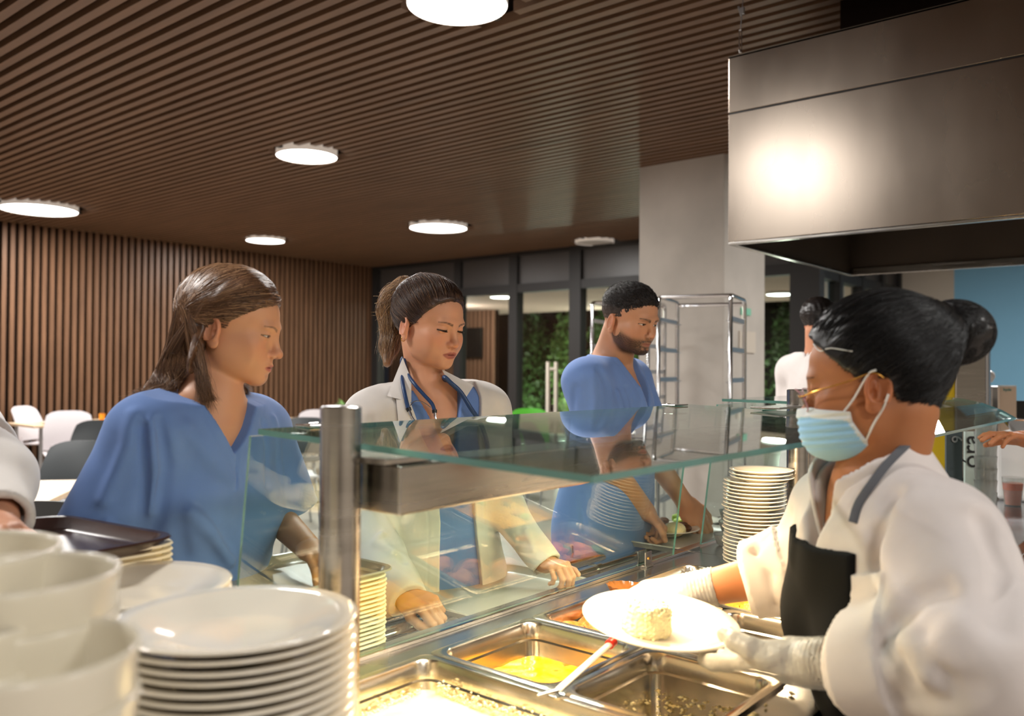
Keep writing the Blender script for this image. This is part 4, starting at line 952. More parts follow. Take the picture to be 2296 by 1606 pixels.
        ul=(q[:,2]<zl+.0078*(1-tt**2)**.8*(1-.22*np.exp(-(q[:,0]/.003)**2)))&(q[:,2]>zl-.0098*(1-tt**2)**.7)
        sg=lambda v: 1/(1+np.exp(-np.clip(v,-.01,.01)/.0006))
        lm=li*sg((zl+.0068*s.o['lip']*np.clip(1-tt**2,0,1)**.8*(1-.22*np.exp(-(q[:,0]/.003)**2)))-q[:,2])*sg(q[:,2]-(zl-.0088*s.o['lip']*np.clip(1-tt**2,0,1)**.7))
        C=mixc(C,lm*.80,L3(lip))
        if beard is not None:
            B,den=beard; z=ax[:,2]; y=ax[:,1]
            # jaw / chin / moustache mask
            jl=-.030-.022*np.clip((y-.0)/.075,0,1)          # upper cheek line
            m1=1/(1+np.exp(-(jl-z)/.0035)); m1*=1/(1+np.exp(-(y-(-.012-.35*(z+.03)))/.004)); m1*=1/(1+np.exp((-.118-z)/.003))
            mu=np.exp(-((z+.0565)/.0048)**2)*(ax[:,0]<.027)*(y>.07)
            lipz=(np.abs(z-(zl-.001))<.0092)*(ax[:,0]<.0225)*(y>.075)
            around=np.exp(-((ax[:,0]-.0)/.020)**4)*np.exp(-((z+.080)/.006)**2)*.0
            lipz=np.exp(-((ax[:,0]/.0235)**2+((z-(zl-.001))/.0095)**2)**3)*(y>.07)
            m=np.maximum(m1,mu)*(1-lipz)*(ax[:,0]<.0705)*(1-.75*np.exp(-(((ax[:,0]-.013)/.008)**2+((z+.083)/.005)**2)))
            m*=.86+.14*wav(q,1500,3); m=np.minimum(m*(1+.25*np.exp(-(((ax[:,0])/.03)**2+((z+.1)/.02)**2))),1); C=mixc(C,m*den,L3(B))
        if scalp is not None:
            f,cs=scalp; C=mixc(C,f(q),L3(cs))
        return C
    def arc(s,u0,u1,off,n=9):
        """points over the skull from direction u0 to u1"""
        u0=nrmz(u0); u1=nrmz(u1); w=math.acos(np.clip(u0@u1,-1,1)); c=np.array([0,-.012,.040]); r=np.array([.0800,.0940,.0930])
        return [s.w(c+r*(1+off*min(1,t*3))*(math.sin((1-t)*w)*u0+math.sin(t*w)*u1)/math.sin(w)) for t in np.linspace(0,1,n)]
    def roots(s,n,f,rs,lim=.016):
        """directions whose skull point lies under the hair cap f"""
        u=rs.normal(size=(n*5,3)); u/=np.linalg.norm(u,axis=1)[:,None]; p=s.w(np.array([0,-.012,.040])+np.array([.081,.095,.094])*u); d=f(p); return u[np.abs(d)<lim][:n]
    def eyes(s,parent,look=(0,0),iris=(70,45,25)):
        for sx in(-1,1):
            c=np.array([sx*s.EX,s.EY,s.EZ]); n=28; mb=MB()
            prof=[(math.sin(t)*s.ER,math.cos(t)*s.ER*1.0) for t in np.linspace(0,pi,25)]; prof[0]=(.00001,s.ER); prof[-1]=(.00001,-s.ER)
            g=nrmz([look[0],1,look[1]]); x=nrmz(np.cross([0,0,1],g)); R=np.stack([x,np.cross(g,x),g],1)
            mb.lathe(prof,n=n,R=R); V=mb.v[0]+c; W=s.w(V); mb.v[0]=W
            o=mb.build('eyeball',m_eye,parent,smooth=True,auto=False)
            ax_=(mb.v[0]); loc=(V-c)@g/s.ER; C=np.tile(L3((226,214,204)),(len(V),1)); C=mixc(C,(loc>.875)*1.,L3(iris)); C=mixc(C,(loc>.975)*1.,np.zeros(3)); 
            a=o.data.color_attributes.new('Col','FLOAT_COLOR','POINT'); a.data.foreach_set('color',np.concatenate([C,np.ones((len(C),1))],1).astype(np.float32).ravel())
m_eye=mat('eyeball',(230,225,220),rough=.08,vcol=True,coat=.5)
def skinmat(name,rgb,sss=.12,rough=.48): return mat(name,rgb,rough=rough,vcol=True,sss=sss,spec=.42,bump=.02,bscale=400)
def conform(curves,f,offs,k0=0,maxmove=.05):
    """lift strand points that are buried in the hair mass f to just outside its surface"""
    n=[len(c) for c in curves]; A=np.concatenate(curves); o=np.repeat(offs,n)
    for _ in range(3):
        d=f(A); m=(d<o)&(d>-maxmove)
        if not m.any(): break
        p=A[m]; e=.0015; g=np.stack([(f(p+np.eye(3)[i]*e)-f(p-np.eye(3)[i]*e))/(2*e) for i in range(3)],1); g/=np.linalg.norm(g,axis=1)[:,None]+1e-6
        A[m]=p+g*(o[m]-d[m])[:,None]
    r=[];b=0
    for k in n:
        c=A[b:b+k]; c[1:-1]=.5*c[1:-1]+.25*(c[:-2]+c[2:]); r.append(c); b+=k
    return r
# strands -> ribbons/tubes
def strands(name,curves,r,m,parent,cols=None,n=3,label=None):
    V=[];F=[];C=[];b=0
    for ci,c in enumerate(curves):
        c=np.asarray(c,float); k=len(c); t=np.gradient(c,axis=0); t/=np.linalg.norm(t,axis=1)[:,None]+1e-9
        a=np.array([.3,.2,.93]); u=np.cross(t,a); u/=np.linalg.norm(u,axis=1)[:,None]+1e-9; w=np.cross(t,u)
        rr=r*(1-.75*np.linspace(0,1,k)**3)
        for j in range(n):
            an=j*2*pi/n; V.append(c+(u*math.cos(an)+w*math.sin(an))*rr[:,None])
        i=np.arange(k-1)
        for j in range(n): 
            j2=(j+1)%n; F.append(np.stack([b+j*k+i,b+j2*k+i,b+j2*k+i+1,b+j*k+i+1],1))
        b+=n*k
        if cols is not None: C.append(np.tile(cols[ci],(n*k,1)))
    V=np.concatenate(V); F=np.concatenate(F); base=np.array(parent['_base']) if '_base' in parent else np.zeros(3)
    me=bpy.data.meshes.new(name); me.vertices.add(len(V)); me.vertices.foreach_set('co',(V-base).astype(np.float32).ravel()); me.loops.add(F.size); me.loops.foreach_set('vertex_index',F.astype(np.int32).ravel())
    me.polygons.add(len(F)); me.polygons.foreach_set('loop_start',np.arange(0,F.size,4,dtype=np.int32)); me.polygons.foreach_set('use_smooth',np.ones(len(F),bool)); me.update(calc_edges=True)
    me.materials.append(m)
    if cols is not None:
        C=np.concatenate(C); a_=me.color_attributes.new('Col','FLOAT_COLOR','POINT'); a_.data.foreach_set('color',np.concatenate([C,np.ones((len(C),1))],1).astype(np.float32).ravel())
    o=bpy.data.objects.new(name,me); COL.objects.link(o); o.parent=parent
    if label: o['label']=label
    return o

def near(p,c,r,f):
    """evaluate f only within r of c, a safe bound elsewhere"""
    d=np.linalg.norm(p-np.asarray(c),axis=1); o=d-r*.8; o=np.maximum(o,.02); m=d<r
    if m.any(): o[m]=f(p[m])
    return o
def localhead(px,py,d,a,pitch,side=1,roll=0.,sc=1.,**kw):
    """head whose visible ear (side=+1 right ear, -1 left ear) is seen at px,py at depth d;
    a = degrees turned toward the camera from a pure profile; side=-1 faces picture-left"""
    v=ray(px,py).copy(); v[2]=0; v=nrmz(v); r=np.array([v[1],-v[0],0]); a=math.radians(a); t=math.radians(pitch)
    f=(r*math.cos(a)*side-v*math.sin(a)); f=f*math.cos(t)+np.array([0,0,math.sin(t)])
    h=Head((0,0,0),f,roll=roll,sc=sc,**kw); h.pos=P(px,py,d)-h.w((side*.0745,-.006,h.o['earz'])); return h
def trace(f,x,y,d0=.5,d1=4.,off=0.):
    """first point of surface f met by the sight line through photo pixel x,y"""
    r=ray(x,y); t=d0; n=np.linalg.norm(r)
    for _ in range(120):
        q=CO+r*t; d=float(f(q[None])[0])
        if d<.0006: break
        t+=max(d*.75,.0004)/n
        if t>d1: return None
    return CO+r*(t-off/n)
def frame(fwd,up=(0,0,1)):
    z=nrmz(up); y=nrmz(np.asarray(fwd,float)-z*(np.asarray(fwd,float)@z)); return np.stack([np.cross(y,z),y,z],1)
def hand(p,w,d,n,side,curl,sc=1.,spread=.0,thumb=(.75,.55,-.25),tcurl=.35,right=True,fat=1.):
    """w wrist, d hand direction, n back-of-hand normal, thumb toward +x of local frame (side sign)"""
    d=nrmz(d); n=nrmz(np.asarray(n,float)-d*(np.asarray(n,float)@d)); x=np.cross(d,n)*side; R=np.stack([x,d,n],1)
    q=((p-np.asarray(w))@R)/sc
    o=ell(q,(0,.048,0),(.041,.052,.0155*fat)); o=smin(o,cone(q,(0,-.02,0),(0,.02,-.001),.024*fat,.024*fat),.02)
    o=smin(o,ell(q,(.024,.030,-.010),(.018,.030,.014)),.010)
    fx=(.0285,.0095,-.0095,-.0275); fy=(.084,.089,.085,.075); fl=((.043,.026,.021),(.047,.029,.022),(.044,.027,.021),(.034,.021,.019)); fr=(.0092,.0094,.0090,.0080)
    for i in range(4):
        c=curl[i] if hasattr(curl[i],'__len__') else (curl[i],curl[i]*1.1,curl[i]*.7)
        a=0; P0=np.array([fx[i],fy[i],.001]); pts=[np.array([fx[i]*.8,fy[i]*.55,.001]),P0]; sx=spread*(1.5-i)/1.5
        for k in range(3):
            a+=c[k]; P0=P0+fl[i][k]*np.array([math.sin(sx)*math.cos(a)+0*a,math.cos(a)*math.cos(sx),-math.sin(a)]); pts.append(P0)
        r=fr[i]*fat; o=smin(o,chain(q,pts,[r*1.05,r*1.06,r*.98,r*.90,r*.80],.004),.0045)
    t=nrmz(thumb); b=np.array([.022,.018,-.008]); p1=b+t*.042; t2=nrmz(t+np.array([-tcurl,tcurl*.6,-tcurl*.3])); p2=p1+t2*.032; t3=nrmz(t2+np.array([-tcurl,tcurl*.5,-tcurl*.2])); p3=p2+t3*.024
    o=smin(o,chain(q,[b,p1,p2,p3],[.015*fat,.0118*fat,.0108*fat,.0085*fat],.005),.008)
    return o*sc
class Body:
    """torso frame at the notch of the neck. X right, Y front, Z up"""
    def __init__(s,neck,fwd,up,head,sw=.175,female=True,girth=1.,tl=.50):
        s.N=np.asarray(neck,float); s.R=frame(fwd,up); s.H=head; s.sw=sw; s.g=girth; s.fem=female; s.tl=tl
        s.sr=s.wd((sw,-.02,-.045)); s.slf=s.wd((-sw,-.02,-.045))
    def wd(s,l): return s.N+np.asarray(l,float)@s.R.T
    def lc(s,p): return (p-s.N)@s.R
    def torso(s,p,e=0.):
        q=s.lc(p); g=s.g; sw=s.sw
        d=ell(q,(0,-.005,-.17),(.150*g+e,.105*g+e,.200+e))
        d=smin(d,econe(q,(-sw+.02,-.025,-.050),(sw-.02,-.025,-.050),.052+e,.052+e,(0,1,0),1.0),.05)
        d=smin(d,cone(q,(0,-.028,.03),(sw*.75,-.028,-.035),.040+e,.046+e),.04); d=smin(d,cone(q,(0,-.028,.03),(-sw*.75,-.028,-.035),.040+e,.046+e),.04)
        d=smin(d,ell(q,(0,.012,-.35*s.tl/.5),(.135*g+e,.098*g+e,.17+e)),.06)
        d=smin(d,ell(q,(0,0,-.52*s.tl/.5),(.165*g+e,.115*g+e,.14+e)),.06)
        if s.fem:
            for x in(-1,1): d=smin(d,ell(q,(x*.070,.068*g,-.185),(.062+e,.055+e,.060+e)),.035)
        else: d=smin(d,ell(q,(0,.055,-.14),(.13+e,.05+e,.09+e)),.04)
        return d
    def neck(s,p,r=.052):
        a=s.H.w((0,-.022,-.050)); b=s.wd((0,-.030,.005)); d=cone(p,a,b,r,r*1.10)
        f=s.H.w((0,.020,-.085)); return smin(d,cone(p,f,s.wd((0,.012,-.012)),r*.45,r*.50),.03)
    def legs(s,p,e=0.,stance=.10):
        d=None
        for x in(-1,1):
            hip=s.wd((x*.085,0,-.56*s.tl/.5)); kn=np.array([*(s.wd((x*stance,.02,0))[:2]),.50]); kn[:2]=hip[:2]*.5+kn[:2]*.5; an=kn.copy(); an[2]=.09
            q=chain(p,[hip,kn,an],[.085+e,.062+e,.045+e],.03); d=q if d is None else smin(d,q,.02)
        return d

def hline(q,z0=.018,k=.75,y0=.022,back=-.075,quad=0.,side=0.):
    """>0 outside the hair region: above the ear, rising to the forehead, low behind the ear"""
    y=q[:,1]; zl=z0+k*np.maximum(0,y-y0)+quad*np.maximum(0,y-.05)**2+side*np.maximum(0,np.abs(q[:,0])-.04)
    w=1/(1+np.exp(-(y+.026)/.0022)); zl=zl*w+back*(1-w); return (zl-q[:,2])*.75
# ================================================================== people
import time as _t
m_skin=skinmat('skin',(206,156,126)); 
def cloth(name,rgb,rough=.85,n=.05,bump=.10,bs=700): 
    m=mat(name,rgb,rough=rough,noise=n,nscale=14,bump=bump,bscale=bs,spec=.25,sheen=.15); return m
m_scrub=cloth('blue_scrub_cotton',(104,134,190)); m_scrub2=cloth('blue_scrub_cotton_light',(108,138,194)); m_coat=cloth('white_coat_cotton',(214,208,202)); m_coat2=cloth('white_jacket_cotton',(220,212,208)); m_apron=mat('black_apron_cotton',(17,17,17),rough=.9,spec=.15,bump=.1,bscale=500); m_strap=cloth('grey_strap',(96,98,104)); m_trouser=cloth('dark_trousers',(36,38,44))
m_hair=lambda n,rough=.36: mat(n,(80,60,45),rough=rough,vcol=True,spec=.55,aniso=.4)
def P3(*a): return P(*a)
def sleeve_end(p,d,o,s,rin):
    """cut a sleeve square at its opening o (axis s) and hollow its end"""
    d=np.maximum(d,(p-o)@s-.010); return smax(d,-cone(p,o-s*.015,o+s*.2,rin-.002,rin*1.05),.003)
def smoothc(pts,n=24):
    """Catmull-Rom through points"""
    p=np.array(pts,float); p=np.concatenate([[2*p[0]-p[1]],p,[2*p[-1]-p[-2]]]); k=len(p)-3; out=[]
    for t in np.linspace(0,k-1e-6,n):
        i=int(t); u=t-i; a,b,c,d=p[i:i+4]; out.append(.5*((2*b)+(-a+c)*u+(2*a-5*b+4*c-d)*u*u+(-a+3*b-3*c+d)*u**3))
    return np.array(out)
def prism(q,A,B,C,zmin=None):
    """2D triangle/wedge in local x,z (V neck): A apex, B,C upper corners"""
    def half(a,b,c):
        n=np.array([-(b[1]-a[1]),b[0]-a[0]]); n=n/np.linalg.norm(n)
        if (np.array(c)-a)@n>0: n=-n
        return (q[:,[0,2]]-np.array(a))@n
    return np.maximum(half(np.array(A),np.array(B),C),half(np.array(A),np.array(C),B))
def shoes(t,B,m):
    for x in(-1,1):
        k=B.wd((x*.10,.02,0)); f=B.R[:,1].copy(); f[2]=0; f=nrmz(f); c=np.array([k[0],k[1],.045])
        hip=B.wd((x*.085,0,-.56))[:2]; c[:2]=hip*.5+k[:2]*.5
        sdf_obj('shoe',lambda p:np.maximum(smin(econe(p,c-f*.04,c+f*.14,.045,.035,(0,0,1),.9),sph(p,c+np.array([0,0,.03]),.045),.02),-(p[:,2]-.004)),c-.26,c+.26,.008,m,t)
def dbg(n,t0): print('BUILT',n,round(_t.time()-t0,1))
# ---------------------------------------------------------------- 1: young woman in blue scrubs, long brown hair
def girl():
    t0=_t.time()
    H=localhead(476,746,1.66,18,-12.5,1,sc=.99,jaw=.039,chinw=.011,chin=.087,eye_open=.0012,lid=-.0012,nose=.75,cheek=.01,lip=1.)
    up=nrmz(CR*.06+CF*-.10*0+np.array([0,0,1.]))
    vr=nrmz(np.array([ray(480,900)[1],-ray(480,900)[0],0])); vv=nrmz(ray(480,900)*np.array([1,1,0]))
    fw=vr*math.cos(math.radians(48))-vv*math.sin(math.radians(48))
    N=P(490,930,1.70); B=Body(N,fw,up+fw*.26,H,sw=.146,female=True,girth=.97)
    t=thing('person','young woman in blue scrubs with long straight brown hair, looking down to the right','person',(B.N[0],B.N[1],0))
    el=P(244,1235,1.60); wr=P(330,1330,1.42); er=P(612,1150,1.88); wl=P(690,1228,1.70)
    hd=P(760,1275,1.58)-wl
    def arms(p,e=0.):
        a=chain(p,[B.sr,el,wr],[.050+e,.038+e,.026+e],.03); b=chain(p,[B.slf,er,wl],[.048+e,.036+e,.0255+e],.03); return np.minimum(a,b)
    def body(p):
        d=smin(B.torso(p,-.006),B.neck(p,.047),.03); d=smin(d,arms(p),.03)
        d=smin(d,B.legs(p,-.01),.03)
        d=np.minimum(d,near(p,wl,.24,lambda q:hand(q,wl,hd,(0,0,1),-1,[.35,.4,.45,.5],.92)))
        d=np.minimum(d,near(p,wr,.24,lambda q:hand(q,wr,P(430,1370,1.36)-wr,(0,0,1),1,[.5,.5,.6,.6],.92)))
        return smin(d,near(p,H.pos,.24,H.sdf),.012)
    skin=(204,150,116)
    def sc(q): 
        return 1/(1+np.exp(-((q[:,2]-.062+.55*np.maximum(0,.062-q[:,1])*-1*0)-.0)/.003))*0
    lo=np.minimum(np.minimum(el,wl),[N[0]-.4,N[1]-.4,0])-.15; hi=np.maximum(er,N)+np.array([.35,.35,.42]); lo[2]=.04
    b=sdf_obj('body',body,lo,hi,.0055,m_skin,t,fine=[(H.pos+CF*0,.145,.0017),(wl+hd*.5,.09,.0025)],col=lambda V:H.col(V,skin,(178,92,86),(66,46,36),cheek=.42))
    H.eyes(t,look=(-.05,-.25))
    dbg('girl body',t0)
    # scrubs top
    se=B.sr+(el-B.sr)*.86; sl=B.slf+(er-B.slf)*.86
    dr=nrmz(el-B.sr); dl=nrmz(er-B.slf)
    w=lambda x,y,d: P(x,y,d)
    def top(p,e=0.):
        q=B.lc(p)
        d=B.torso(p,.016+e); skirt=ell(q,(0,.01,-.50),(.215+e,.165+e,.34)); d=smin(d,skirt,.08)
        a=econe(p,B.sr,se+dr*.03,.066+e,.108+e,vv,.85); c=econe(p,B.slf,sl+dl*.03,.062+e,.094+e,vv,.9)
        a=smax(a,(p-se)@dr-.012,.004); c=smax(c,(p-sl)@dl-.012,.004); a=smax(a,-cone(p,se+dr*.05,se+dr*.3,.068,.085),.004); c=smax(c,-cone(p,sl+dl*.04,sl+dl*.3,.062,.08),.004)
        d=smin(d,a,.035); d=smin(d,c,.035); return d
    A_=(0.020,-.050); 
    def shirt(p):
        q=B.lc(p); d=top(p)
        # folds
        d=d+.0045*wav(p,9,4,6,(1,1,.45))*np.clip((-q[:,2]-.02)/.1,0,1)+.0016*wav(p,34,12,6,(1,1,.5))
        F=[]
        T=lambda *xs:[traceg(x,y) for x,y in xs]
        for pts,wd,am in FG: d=d+fold(p,pts,wd,am*1.45)
        d=d+.006*np.exp(-((q[:,0]-.016)/.0028)**2)*(q[:,2]<-.045)*(q[:,2]>-.115)*(q[:,1]>0)
        inner=top(p,-.004)
        d=np.maximum(d,-np.maximum(inner,-1)) if False else d
        # openings
        d=np.maximum(d,-(q[:,2]+.72))
        v=prism(q,A_,(-.072,.05),(.080,.05)); v=np.maximum(v,-(q[:,1]+.055)); d=smax(d,-v,.003)
        nk=np.linalg.norm(q-np.array([0,-.025,0])-np.array([[0,0,1.]])*0,axis=1); nkc=np.linalg.norm((q-np.array([0,-.028,0]))[:,:2],axis=1)-.066
        nkc=np.maximum(nkc,-(q[:,2]+.01)); d=smax(d,-nkc,.005); d=np.maximum(d,q[:,2]-.030)
        # neckline band
        vb=np.abs(prism(q,A_,(-.072,.05),(.080,.05))-.022)
        d=d+np.where((q[:,1]>0)&(q[:,2]>-.185),.0009*np.exp(-(vb/.0022)**2),0)
        return d
    traceg=lambda x,y: (lambda r: r if r is not None else P(x,y,1.7))(trace(lambda q:top(q),x,y,1.0,2.6))
    FG=[([traceg(318,960),traceg(325,1060),traceg(318,1190)],.011,-.013),([traceg(352,950),traceg(372,1050),traceg(350,1160),traceg(335,1200)],.012,-.012),([traceg(340,950),traceg(345,1060),traceg(338,1150)],.012,.010),
        ([traceg(300,930),traceg(285,1000),traceg(235,1120)],.014,.008),([traceg(420,960),traceg(500,1060),traceg(560,1110)],.016,.005),([traceg(430,1150),traceg(480,1200),traceg(520,1260)],.014,.008),([traceg(455,1130),traceg(500,1180),traceg(545,1250)],.012,-.006),
        ([traceg(590,950),traceg(598,1020),traceg(600,1090)],.008,-.005),([traceg(612,940),traceg(622,1010),traceg(628,1080)],.008,.005),([traceg(240,1170),traceg(262,1185)],.006,.004),([traceg(400,1180),traceg(415,1250)],.012,-.006)]
    lo=np.array([N[0]-.42,N[1]-.42,N[2]-.78]); hi=np.array([N[0]+.42,N[1]+.42,N[2]+.06])
    o=sdf_obj('scrub_top',shirt,lo,hi,.0045,m_scrub,t)
    sdf_obj('scrub_trousers',lambda p:np.maximum(smin(B.legs(p,.018),B.torso(p,.006),.05),(B.lc(p)[:,2]+.50)),lo*np.array([1,1,0])+np.array([0,0,.05]),hi*np.array([1,1,0])+np.array([0,0,N[2]-.4]),.010,m_scrub,t)
    shoes(t,B,m_white)
    dbg('girl top',t0)
    # hair : scalp cap, long mass, strands
    dark=L3((72,48,34)); mid=L3((124,88,62)); lt=L3((182,142,106))
    rs=np.random.RandomState(3)
    def mass(p):
        a=chain(p,[H.w((.030,-.045,.03)),P(440,760,1.72),P(408,822,1.71),P(362,868,1.70),P(312,896,1.68)],[.050,.042,.034,.020,.006],.03)
        b=chain(p,[H.w((.060,-.040,-.01)),P(455,820,1.64),P(462,872,1.63),P(470,905,1.62)],[.022,.024,.013,.004],.02)
        c=chain(p,[H.w((-.02,-.04,.02)),H.w((-.06,-.04,-.08)),P(548,880,1.80)],[.05,.03,.006],.02)
        return smin(smin(a,b,.02),c,.02)
    def cap(p):
        q=H.l(p); d=ell(q,(0,-.014,.040),(.0825,.0950,.096))
        d=smin(d,ell(q,(0,.014,.048),(.073,.0765,.084)),.02)
        d=smax(d,hline(q,.020,.86,.022),.004); d=smin(d*H.sc,mass(p),.012)
        d=np.maximum(d,(.012-H.l(p)[:,2]*1.)*0+np.where((q[:,1]>-.020)&(q[:,2]<.012)&(q[:,0]>.05),.004,-1))
        return d+.0011*wav(p@np.array([[1,0,0],[0,1,0],[0,0,.35]]),190,3)
    cp=sdf_obj('hair',cap,np.minimum(H.pos-.22,P(300,905,1.6)-.05),H.pos+.2,.0032,m_gh,t,col=lambda V:mixc(np.tile(dark,(len(V),1)),.45+.35*wav(H.l(V)*np.array([1,.6,.5]),200),mid))
    C=[];CO_=[]
    for i in range(5200):
        fr=rs.rand()<.30; side=1 if (fr or rs.rand()<.80) else -1
        w_=rs.rand(); th=math.radians(rs.uniform(28,52)) if fr else math.radians(rs.uniform(-75,50))
        u0=(side*.03+.04,math.sin(th),math.cos(th)); off=.010+.045*rs.rand()*(.4 if fr else 1)
        u1=(side*.93,-.18-.12*w_,.02-.10*w_) if fr else (side*(.86-.25*w_),-.42-.38*w_,-.12-.25*rs.rand())
        Wp=H.arc(u0,u1,off,9)
        if side>0 and not fr:
            f=w_
            if w_>.30:
                f=(w_-.30)/.70; xs=[(418-28*f+rs.normal()*5,800+rs.normal()*8),(400-38*f+rs.normal()*7,842+rs.normal()*6),(388-62*f*rs.rand()+rs.normal()*8,872+rs.normal()*6)]; ds=[1.70+.03*rs.rand(),1.675+.03*f,1.65+.03*rs.rand()]
                if rs.rand()<.5: xs.append((xs[-1][0]-34*f-rs.rand()*30,xs[-1][1]+8+rs.rand()*18)); ds.append(1.645)
            else:
                f=w_/.30; xs=[(458-14*f+rs.normal()*4,815),(466-22*f+rs.normal()*6,860+rs.normal()*6),(474-22*f+rs.normal()*10,895+rs.rand()*(34 if rs.rand()<.3 else 6))]; ds=[1.635,1.63,1.62]
            Wp=list(Wp)+[P(a_[0],a_[1],dd) for a_,dd in zip(xs,ds)]
        elif side>0:
            Wp=list(Wp)+[H.w((.083-.004*w_,-.050-.02*w_,-.035)),H.w((.078,-.062-.02*w_,-.075))]
        else: Wp=list(Wp)+[H.w((-.072,-.06,-.08)),P(548+rs.normal()*9,870+rs.rand()*18,1.80)]
        c=smoothc(Wp,26); c+=rs.normal(size=3)*.0010; C.append(c)
        k=rs.rand(); hl=.55 if (side>0 and th<.5 and not fr) else .12
        CO_.append(dark*(1-k)+mid*k if rs.rand()>hl else mid*(1-k)+lt*k)
    for u0 in H.roots(3600,cap,rs):
        if u0[1]<-.45 and u0[2]<-.1: continue
        w_=rs.rand(); sd=1 if u0[0]>-.15 else -1; C.append(smoothc(H.arc(u0,(sd*(.86-.2*w_),-.45-.3*w_,-.15-.25*rs.rand()),.01,7)+([P(418-25*w_+rs.normal()*5,800,1.70)] if sd>0 else [H.w((-.07,-.06,-.08))]),18)); k=rs.rand(); CO_.append(dark*(1-k)+mid*k if rs.rand()>.3 else mid*(1-k)+lt*k)
    C=conform(C,cap,rs.uniform(.0,.0028,len(C)))
    strands('hair_strands',C,.00050,m_gh,t,CO_)
    # ear stud
    e=H.w((.0815,-.000,-.030)); sdf_obj('earring',lambda p:sph(p,e,.0022),e-.006,e+.006,.0006,m_chrome,t)
    dbg('girl hair',t0)
    return H,B,t
m_gh=m_hair('brown_hair')
